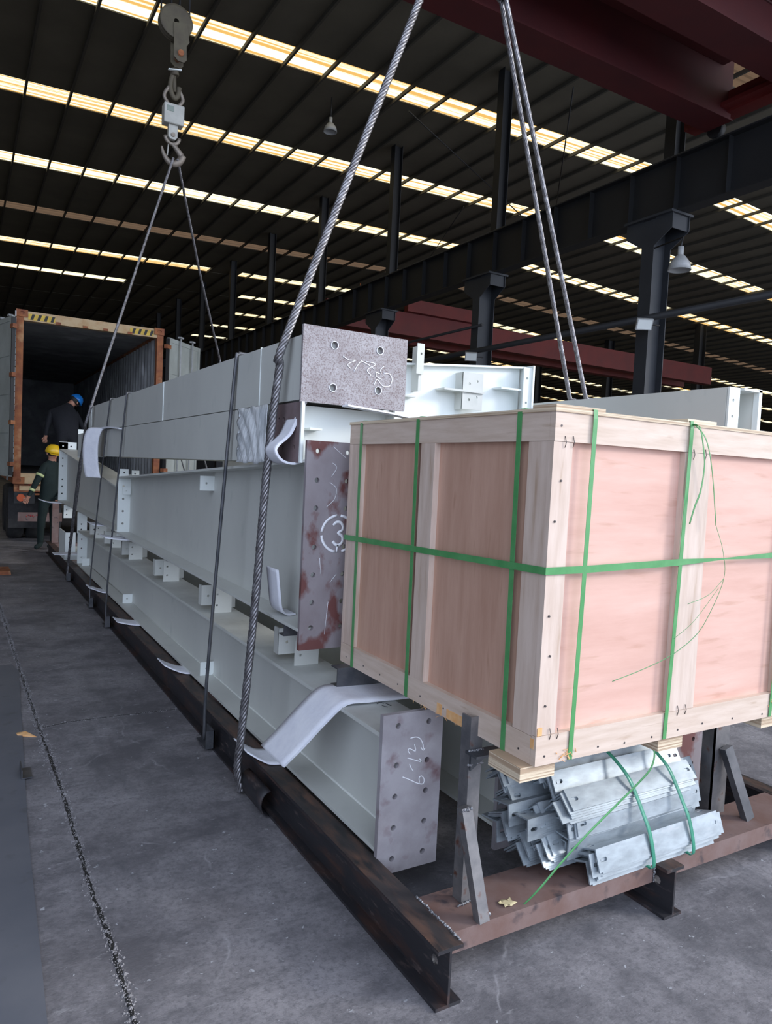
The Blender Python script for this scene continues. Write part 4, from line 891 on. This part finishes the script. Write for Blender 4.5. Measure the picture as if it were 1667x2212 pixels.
# lower hook (eye + hook)
Hk = thing('crane_hook', 'curved steel hook with safety latch under the crane scale', 'hook', hp)
ze = zl2+0.0
b = MB().tube([(cX+0.085*math.cos(a), hy, ze+0.035+0.085*math.sin(a)) for a in [math.pi*(1.0+q/10) for q in range(11)]], 0.022, 10)
z0h = hp_(376, 357).z; R_ = (ze-0.05-z0h)/2
hkpts = [(cX+0.0, ze-0.05), (cX+0.05, ze-0.09), (cX+0.12, ze-0.17), (cX+0.13, z0h+0.12), (cX+0.08, z0h+0.04), (cX+0.0, z0h+0.015), (cX-0.06, z0h+0.05), (cX-0.105, z0h+0.12), (cX-0.125, z0h+0.19)]
P = catmull([(x, hy, z) for x, z in hkpts], 6); nP = len(P)
rs = [0.018+0.026*math.sin(math.pi*min(1, (q/nP)*1.05))**0.8 if q/nP < 0.5 else 0.044-0.034*((q/nP-0.5)*2)**1.3 for q in range(nP)]
b.tube(P, rs, 12).build('hook_body', M['hookgrey'], Hk)
MB().tube([(cX-0.045, hy, ze-0.06), (cX-0.055, hy, ze-0.20)], 0.008, 6).build('safety_latch', M['scalegrey'], Hk)
# upper rusty hook and block
Bk = thing('hook_block', 'dirty brown crane hook block with sheaves hanging near the roof strip', 'hook block', hp_(378, 80))
def px(x_, y_): return hp_(x_, y_)
o1 = [(372, 55), (400, 60), (405, 100), (399, 108), (399, 138), (393, 143), (380, 138), (372, 128)]
for d0 in (-0.09, 0.07):
    b = MB(); P0 = [px(x_, y_) for x_, y_ in o1]; n_ = len(P0)
    b.add([Vector((p.x, hy+d0, p.z)) for p in P0]+[Vector((p.x, hy+d0+0.02, p.z)) for p in P0], [tuple(range(n_)), tuple(range(n_, 2*n_))[::-1]]+[(i, (i+1) % n_, n_+(i+1) % n_, n_+i) for i in range(n_)])
    b.build('side_plate', M['blockdirty'], Bk)
cs = px(378, 52)
for k_ in range(2):
    yo = hy-0.05+0.06*k_; rr = 36*ppm
    prof = [(0.03, -0.022), (rr*0.85, -0.022), (rr, -0.025), (rr, -0.02), (rr*0.92, 0), (rr, 0.02), (rr, 0.025), (rr*0.85, 0.022), (0.03, 0.022)]
    MB().lathe(prof, (cs.x, yo, cs.z), 28, Matrix.Rotation(math.pi/2, 4, 'X')).build('sheave', M['blockdirty'], Bk)
pc = px(386, 123); MB().cyl((pc.x, hy-0.12, pc.z), (pc.x, hy+0.12, pc.z), 0.035).build('pin', M['contrust'], Bk)
b = MB(); b.cyl(px(376, 150), px(378, 165), 0.05)
b.tube(catmull([px(374, 160), px(369, 175), px(368, 190), px(372, 205), px(378, 213), px(385, 205), px(387, 190)], 5), 0.03, 10)
b.tube([px(376, 160), px(377, 200)], 0.025, 8).build('hook_body', M['blockdirty'], Bk)
MB().bar(px(361, 154)+Vector((0, -0.06, 0)), px(389, 157)+Vector((0, -0.06, 0)), 0.03, 0.012).build('keeper_plate', M['white'], Bk)
b = MB()
for q in (-0.17, -0.05, 0.05, 0.17):
    b.tube([(cs.x+q, hy, cs.z), (cs.x+q*0.8, hy, 12.0)], 0.012, 6)
b.build('hoist_rope', M['building'], Bk)

# ================================================================ CONTAINER AND TRAILER
YC = 14.0; cxa, cxb, cz0, cz1 = 0.79, 3.24, 1.10, 4.06; YE = 26.0
ct = thing('shipping_container', 'open shipping container with rusty orange door frame and pale doors', 'container', (2.0, YC, cz0))
def cbox(name, x0, x1, y0, y1, z0, z1, mt, lab=None): return MB().box(x0, x1, y0, y1, z0, z1).build(name, M[mt], ct, label=lab)
cbox('corner_post', cxa, cxa+0.11, YC, YC+0.15, cz0, cz1, 'contrust', 'rusty orange post'); cbox('corner_post', cxb-0.11, cxb, YC, YC+0.15, cz0, cz1, 'contrust', 'rusty orange post')
cbox('header', cxa+0.11, cxb-0.11, YC+0.01, YC+0.14, cz1-0.17, cz1-0.01, 'contpaint', 'cream header with hazard stripes')
cbox('sill', cxa+0.11, cxb-0.11, YC+0.01, YC+0.14, cz0, cz0+0.18, 'contpaint')
for x in (cxa-0.01, cxb-0.17):
    for z in (cz0-0.005, cz1-0.115):
        b = MB(); plate_y(b, x, z, 0.18, 0.12, YC-0.01, 0.02, [(0.09, 0.06, 0.028, 0.02)]); b.build('corner_casting', M['contrust'], ct)
for (xs_, n_) in ((cxa+0.18, 4), (cxb-0.60, 4)):
    b = MB(); b2 = MB(); b.box(xs_, xs_+0.42, YC+0.004, YC+0.0095, cz1-0.15, cz1-0.05)
    for q in range(n_):
        u = xs_+0.03+q*0.105; b2.prism([(u, cz1-0.148), (u+0.045, cz1-0.148), (u+0.075, cz1-0.052), (u+0.03, cz1-0.052)], lambda a, c_: Vector((a, YC+0.0005, c_)), lambda a, c_: Vector((a, YC+0.0038, c_)))
    hz = b.build('hazard_stripe', M['yellow'], ct); b2.build('black_bars', M['black'], hz, kind='stuff')

for x in (1.40, 1.84, 2.18, 2.60): MB().box(x, x+0.08, YC-0.01, YC+0.01, cz1-0.17, cz1-0.13).build('lock_keeper', M['contrust'], ct)
def corrug(mb, x, ya, yb, z0, z1, sgn, d=0.035, p=0.28):
    y = ya; pts = []
    while y < yb:
        pts += [(x, y), (x, y+p*0.3), (x+sgn*d, y+p*0.5), (x+sgn*d, y+p*0.8)]; y += p
    pts.append((x, yb))
    vs = [(a, c_, z) for z in (z0, z1) for a, c_ in pts]; n_ = len(pts)
    mb.add(vs, [(i, i+1, n_+i+1, n_+i) for i in range(n_-1)])
    vs = [(a-sgn*0.004, c_, z) for z in (z0, z1) for a, c_ in pts]; mb.add(vs, [(i, i+1, n_+i+1, n_+i) for i in range(n_-1)])
b = MB(); corrug(b, cxa+0.05, YC+0.15, YE, cz0+0.1, cz1-0.1, -1); b.build('side_wall', M['contin'], ct)
b = MB(); corrug(b, cxb-0.05, YC+0.15, YE, cz0+0.1, cz1-0.1, 1); b.build('side_wall', M['contin'], ct)
cbox('roof_panel', cxa, cxb, YC+0.15, YE, cz1-0.06, cz1-0.02, 'contin'); cbox('front_wall', cxa, cxb, YE, YE+0.05, cz0, cz1, 'contin')
cbox('container_floor', cxa+0.05, cxb-0.05, YC+0.15, YE, cz0+0.10, cz0+0.17, 'contfloor')
for x in (cxa, cxb-0.06): cbox('side_rail', x, x+0.06, YC+0.15, YE, cz0, cz0+0.12, 'contrust'); cbox('side_rail', x, x+0.06, YC+0.15, YE, cz1-0.12, cz1, 'contrust')
def cdoor(hx, hyy, ang, name='container_door'):
    """door leaf hinged at hx, swinging along direction ang, 1.17 wide"""
    R = Matrix.Translation((hx, hyy, 0)) @ Matrix.Rotation(ang, 4, 'Z')
    b = MB().box(0, 1.17, -0.01, 0.01, cz0+0.14, cz1-0.16, R)
    for (xa_, xb_) in ((0, 0.07), (1.10, 1.17)): b.box(xa_, xb_, -0.028, 0.028, cz0+0.12, cz1-0.14, R)
    for z in (cz0+0.12, cz1-0.22, cz1-0.80, cz1-0.83-0.62, cz1-2.1, cz0+0.62): b.box(0.07, 1.10, -0.02, 0.02, z, z+0.08, R)
    d = b.build(name, M['contdoor'], ct)
    g2 = MB().box(-0.03, 0.0, -0.03, 0.03, cz0+0.14, cz1-0.16, R); g2.build('door_gasket', M['black'], d)
    for x in (0.35, 0.8): MB().tube([R @ Vector((x, -0.06, cz0+0.05)), R @ Vector((x, -0.06, cz1-0.08))], 0.017, 8).build('locking_bar', M['lamp'], d)
    for x in (0.35, 0.8): MB().box(x-0.05, x+0.05, -0.09, -0.02, cz1-0.10, cz1-0.07, R).build('cam_lock', M['lamp'], d)
    for z in (cz0+0.3, cz0+1.0, cz0+1.8, cz1-0.35): MB().box(-0.09, 0.05, -0.035, 0.035, z, z+0.07, R).build('hinge', M['contrust'], d)
cdoor(0.735, 13.86, math.radians(104)); cdoor(3.33, 13.98, math.radians(46))
# white spacer line of gasket at left door edge
b = MB()
for q in range(26): b.box(0.762, 0.782, 13.90, 13.915, cz0+0.2+q*0.105, cz0+0.29+q*0.105)
b.build('seal_strip', M['lamp'], ct)
tr = thing('trailer', 'dark container trailer with twin tyres and rusty rear bumper', 'trailer', (2.0, 15, 0))
MB().box(1.25, 2.85, YC+0.3, YE, 0.85, 1.08).build('chassis_frame', M['building'], tr)
MB().box(cxa+0.02, cxb-0.02, YC+0.1, YC+0.3, 0.955, 1.09).build('bumper', M['contrust'], tr)
MB().box(cxa+0.10, 1.9, YC+0.08, YC+0.10, 0.98, 1.06).build('bumper_face', M['contpaint'], tr)
def disc(x, y, z, r, mt, nm): MB().cyl((x, y, z), (x, y-0.03, z), r).build(nm, M[mt], tr)
p = at(53, 1038, 'y', YC+0.07); disc(p.x, YC+0.08, p.z, 0.035, 'redlight', 'tail_light')
p = at(45, 1075, 'y', YC+0.1); MB().box(p.x-0.10, p.x+0.22, YC+0.12, YC+0.2, p.z-0.10, p.z+0.10).build('light_box', M['building'], tr); disc(p.x, YC+0.12, p.z, 0.065, 'orangelight', 'round_reflector')
MB().box(cxa+0.12, 1.75, YC+0.14, YC+0.16, 0.90, 0.93).build('bumper_bar', M['contrust'], tr)
def red_text(parent, px0, px1, py, y, s, seed):
    rd = random.Random(seed); b = MB(); n_ = 8
    for q in range(n_):
        x = px0+(px1-px0)*q/n_; a = s
        pts = [at(x+rd.uniform(0, 1)*a*.5, py+rd.uniform(-a, a), 'y', y) for _ in range(4)]
        b.ribbon(catmull(pts, 3), 0.012, 0.001, (0, -1, 0))
    b.build('faded_lettering', M['redlight'], parent)
red_text(tr, 62, 79, 1047, YC+0.075, 2.2, 3)
a_ = at(38, 1126, 'y', YC+0.3); c_ = at(95, 1106, 'y', YC+0.3)
pb = MB().box(a_.x, c_.x+0.3, YC+0.3, YC+0.32, a_.z, c_.z-0.01).build('rear_plate', M['railtop'], tr); red_text(tr, 57, 93, 1114, YC+0.29, 2.8, 5); 
def wheel(x, y, r=0.50, w=0.28):
    prof = [(0.10, -w/2+0.05), (r*0.55, -w/2+0.04), (r*0.6, -w/2), (r*0.92, -w/2), (r, -w/2+0.05), (r, w/2-0.05), (r*0.92, w/2), (r*0.6, w/2), (r*0.55, w/2-0.04), (0.10, w/2-0.05)]
    wh = MB().lathe(prof, (x, y, r), 32, Matrix.Rotation(math.pi/2, 4, 'Y')).build('tyre', M['tyre'], tr)
    MB().cyl((x-w/2+0.03, y, r), (x+w/2-0.03, y, r), 0.2).build('hub', M['building'], wh)
for y in (15.6, 16.9):
    for x in (0.92, 1.24, 2.78, 3.10): wheel(x, y)
MB().box(cxa-0.02, 1.40, 14.95, 15.0, 0.25, 1.0).build('mudflap', M['tyre'], tr)
for x in (1.5, 2.5): MB().box(x, x+0.12, 14.6, 14.72, 0.0, 0.85).build('support_leg', M['building'], tr)

# ================================================================ PEOPLE
def skinned(verts, edges, root):
    me = bpy.data.meshes.new('tmp'); me.from_pydata([v[0] for v in verts], edges, [])
    o = bpy.data.objects.new('tmp', me); COL.objects.link(o)
    md = o.modifiers.new('skin', 'SKIN'); md.use_smooth_shade = True
    sub = o.modifiers.new('sub', 'SUBSURF'); sub.levels = 2; sub.render_levels = 2
    for i, v in enumerate(verts):
        d = me.skin_vertices[0].data[i]; r = v[1]; d.radius = r if isinstance(r, tuple) else (r, r); d.use_root = (i == root)
    dg = bpy.context.evaluated_depsgraph_get(); dg.update()
    out = bpy.data.meshes.new_from_object(o.evaluated_get(dg)); bpy.data.objects.remove(o); return out
def person(label, loc, J, cloth, hatmat, headdir, bands=(), bulk=1.0):
    t = thing('person', label, 'person', loc)
    V, E, idx = [], [], {}
    def add(n, p, r, par=None):
        idx[n] = len(V); V.append((Vector(p), r))
        if par: E.append((idx[par], idx[n]))
    J = {k_: Vector(v) for k_, v in J.items()}
    add('pelvis', J['pelvis'], (0.155*bulk, 0.135*bulk)); add('waist', J['pelvis'].lerp(J['chest'], 0.45), (0.155*bulk, 0.13*bulk), 'pelvis')
    add('chest', J['chest'], (0.185*bulk, 0.15*bulk), 'waist'); add('neck', J['neck'], 0.060, 'chest'); add('jaw', J['neck'].lerp(J['head'], 0.55), 0.066, 'neck')
    add('head', J['head'], (0.088, 0.10), 'jaw'); hd = Vector(headdir).normalized()
    upv = (J['head']-J['neck']).normalized(); add('crown', J['head']+upv*0.06, 0.075, 'head')
    for s_ in 'LR':
        add('sh'+s_, J['sh'+s_], 0.075, 'chest'); add('el'+s_, J['el'+s_], 0.050, 'sh'+s_); add('wr'+s_, J['wr'+s_], 0.034, 'el'+s_)
        d = (J['wr'+s_]-J['el'+s_]).normalized(); side = d.cross(Vector((0, 1, 0.2))).normalized()
        palm = J['wr'+s_]+d*0.055; add('pa'+s_, palm, (0.034, 0.018), 'wr'+s_)
        nd = d.cross(side)
        for q in range(4):
            off = side*(q-1.5)*0.021; L_ = (0.062, 0.072, 0.068, 0.052)[q]
            add('f%s%da' % (s_, q), palm+d*0.03+off, 0.0095, 'pa'+s_); add('f%s%db' % (s_, q), palm+d*(0.03+L_*0.55)+off+nd*0.010, 0.009, 'f%s%da' % (s_, q)); add('f%s%dc' % (s_, q), palm+d*(0.03+L_*0.9)+off+nd*0.032, 0.008, 'f%s%db' % (s_, q))
        add('t%sa' % s_, palm-side*0.038+d*0.0, 0.011, 'pa'+s_); add('t%sb' % s_, palm-side*0.055+d*0.035+nd*0.015, 0.009, 't%sa' % s_)
        add('hp'+s_, J['hp'+s_], 0.10, 'pelvis'); add('kn'+s_, J['kn'+s_], 0.068, 'hp'+s_); add('an'+s_, J['an'+s_], 0.05, 'kn'+s_)
        add('to'+s_, J['an'+s_]+Vector(J['foot'])*0.17+Vector((0, 0, -0.035)), 0.042, 'an'+s_)
    me = skinned(V, E, 0)
    me.materials.append(cloth); me.materials.append(M['skin'])
    hc = J['head']
    for p in me.polygons:
        c = p.center; sk = (c-hc).length < 0.135 or (c-J['neck']).length < 0.05
        for s_ in 'LR':
            dn = (J['wr'+s_]-J['el'+s_]).normalized(); q_ = (c-J['wr'+s_]).dot(dn)
            if 0.0 < q_ < 0.2 and (c-J['wr'+s_]-dn*q_).length < 0.075 and (c-J['pelvis']).length > 0.19: sk = True
        p.material_index = 1 if sk else 0; p.use_smooth = True
    o = bpy.data.objects.new('body', me); COL.objects.link(o); o.parent = t; o.matrix_parent_inverse = Matrix.Translation(-Vector(loc))
    # helmet: shell with brim and ridge
    q = upv.to_track_quat('Z', 'Y').to_matrix().to_4x4(); c = J['head']+upv*0.035
    hb = MB(); hb.lathe([(0.0001, 0.125), (0.06, 0.115), (0.10, 0.08), (0.122, 0.03), (0.128, -0.01), (0.122, -0.012), (0.115, 0.02)], c, 24, q)
    br = [c+q @ Vector((0, 0, -0.01))+hd*0.07+hd.cross(upv)*w_ for w_ in (-0.10, -0.05, 0, 0.05, 0.10)]
    fr = [c+q @ Vector((0, 0, -0.02))+hd*(0.16-abs(w_)*0.5)+hd.cross(upv)*w_*0.9 for w_ in (-0.10, -0.05, 0, 0.05, 0.10)]
    hb.sheet([br, fr], 0.006)
    hb.build('helmet', hatmat, t)
    hair = MB().lathe([(0.075, -0.07), (0.103, -0.03), (0.108, 0.0), (0.10, 0.01)], c-hd*0.012, 20, q); hair.build('hair', M['hair'], t)
    sd_ = hd.cross(upv).normalized()
    f = MB().tube([J['head']+hd*0.088+upv*0.02, J['head']+hd*0.115-upv*0.012, J['head']+hd*0.09-upv*0.02], [0.008, 0.014, 0.008], 8)
    f.build('nose', M['skin'], t)
    for s2 in (-1, 1):
        MB().lathe([(0.0001, -0.009), (0.009, 0), (0.0001, 0.009)], J['head']+hd*0.088+upv*0.02+sd_*0.032*s2, 10).build('eye', M['hair'], t)
        MB().lathe([(0.0001, -0.03), (0.012, -0.012), (0.014, 0.012), (0.0001, 0.03)], J['head']+sd_*0.098*s2-upv*0.005, 10).build('ear', M['skin'], t)
    MB().tube([J['head']+hd*0.09-upv*0.045-sd_*0.022, J['head']+hd*0.096-upv*0.048, J['head']+hd*0.09-upv*0.045+sd_*0.022], 0.005, 6).build('mouth', M['orangelight'], t)
    for (a, c2, fr_, r_) in bands:
        p = J[a].lerp(J[c2], fr_); dd = (J[c2]-J[a]).normalized()
        MB().tube([p-dd*0.02, p+dd*0.02], r_, 16).build('reflective_band', M['hivis'], t)
    return t
person('worker in dark clothes and blue helmet bending over inside the container', (1.72, 14.8, cz0+0.17),
       dict(pelvis=(1.73, 14.72, 2.03), chest=(1.64, 14.98, 2.44), neck=(1.78, 15.08, 2.58), head=(1.87, 15.10, 2.66),
            shL=(1.45, 14.95, 2.40), elL=(1.38, 14.85, 2.14), wrL=(1.36, 14.85, 1.98), shR=(1.85, 14.95, 2.46), elR=(1.99, 14.95, 2.20), wrR=(2.08, 14.9, 2.02),
            hpL=(1.62, 14.72, 1.98), hpR=(1.82, 14.72, 1.98), knL=(1.60, 14.70, 1.68), knR=(1.84, 14.72, 1.68), anL=(1.60, 14.80, 1.36), anR=(1.84, 14.80, 1.36), foot=(0.1, 1, 0)),
       M['navy'], M['hatblue'], (0.8, 0.5, -0.5), bulk=1.45)
person('worker in dark green clothes and yellow helmet reaching towards the trailer', (1.2, 13.4, 0),
       dict(pelvis=(1.31, 13.45, 0.92), chest=(1.30, 13.40, 1.34), neck=(1.33, 13.38, 1.52), head=(1.34, 13.36, 1.64),
            shL=(1.20, 13.30, 1.40), elL=(1.07, 13.25, 1.12), wrL=(0.98, 13.25, 0.93), shR=(1.42, 13.5, 1.42), elR=(1.52, 13.45, 1.15), wrR=(1.45, 13.35, 0.95),
            hpL=(1.23, 13.43, 0.86), hpR=(1.39, 13.5, 0.86), knL=(1.19, 13.45, 0.47), knR=(1.40, 13.6, 0.47), anL=(1.19, 13.55, 0.085), anR=(1.40, 13.65, 0.085), foot=(-0.5, -0.8, 0)),
       M['green'], M['hatyellow'], (0.35, -0.9, -0.25), bands=[('shL', 'elL', 0.45, 0.066), ('elL', 'wrL', 0.45, 0.048)])

# ================================================================ DEBRIS
p = at(56, 1588, 'z', 0.0); b = MB()
b.add([p+Vector((-0.05, 0.05, 0.004)), p+Vector((-0.045, 0.0, 0.012)), p+Vector((0.05, -0.055, 0.004)), p+Vector((0.0, 0.02, 0.016)), p+Vector((-0.05, 0.05, 0.0)), p+Vector((-0.045, 0, 0)), p+Vector((0.05, -0.055, 0)), p+Vector((0, 0.02, 0))],
      [(0, 1, 3), (1, 2, 3), (4, 7, 5), (5, 7, 6), (0, 4, 5, 1), (1, 5, 6, 2), (2, 6, 7, 3), (3, 7, 4, 0)])
tag(b.build('wood_splinter', M['orange']), 'orange wood splinter on the floor beside the long crack', 'splinter')
p = at(46, 1687, 'z', 0.0)+Vector((0.0, 0, 0.007)); b = MB().box(0, 0.005, 0, 0.13, 0, 0.045, Matrix.Translation(p)).box(0.005, 0.05, 0, 0.13, 0, 0.005, Matrix.Translation(p))
tag(b.build('steel_offcut', M['darksteel']), 'small dark steel angle offcut on the floor at left', 'offcut')
p = at(5, 1240, 'z', 0.0); b = MB().prism([(-0.25, 0), (0.10, 0), (0.09, 0.05), (-0.25, 0.05)], lambda u, v: Vector((p.x+u, p.y-0.1, v)), lambda u, v: Vector((p.x+u, p.y+0.35, v)))
tag(b.build('timber_block', M['contrust']), 'dark reddish block lying on the floor at the left edge', 'block')
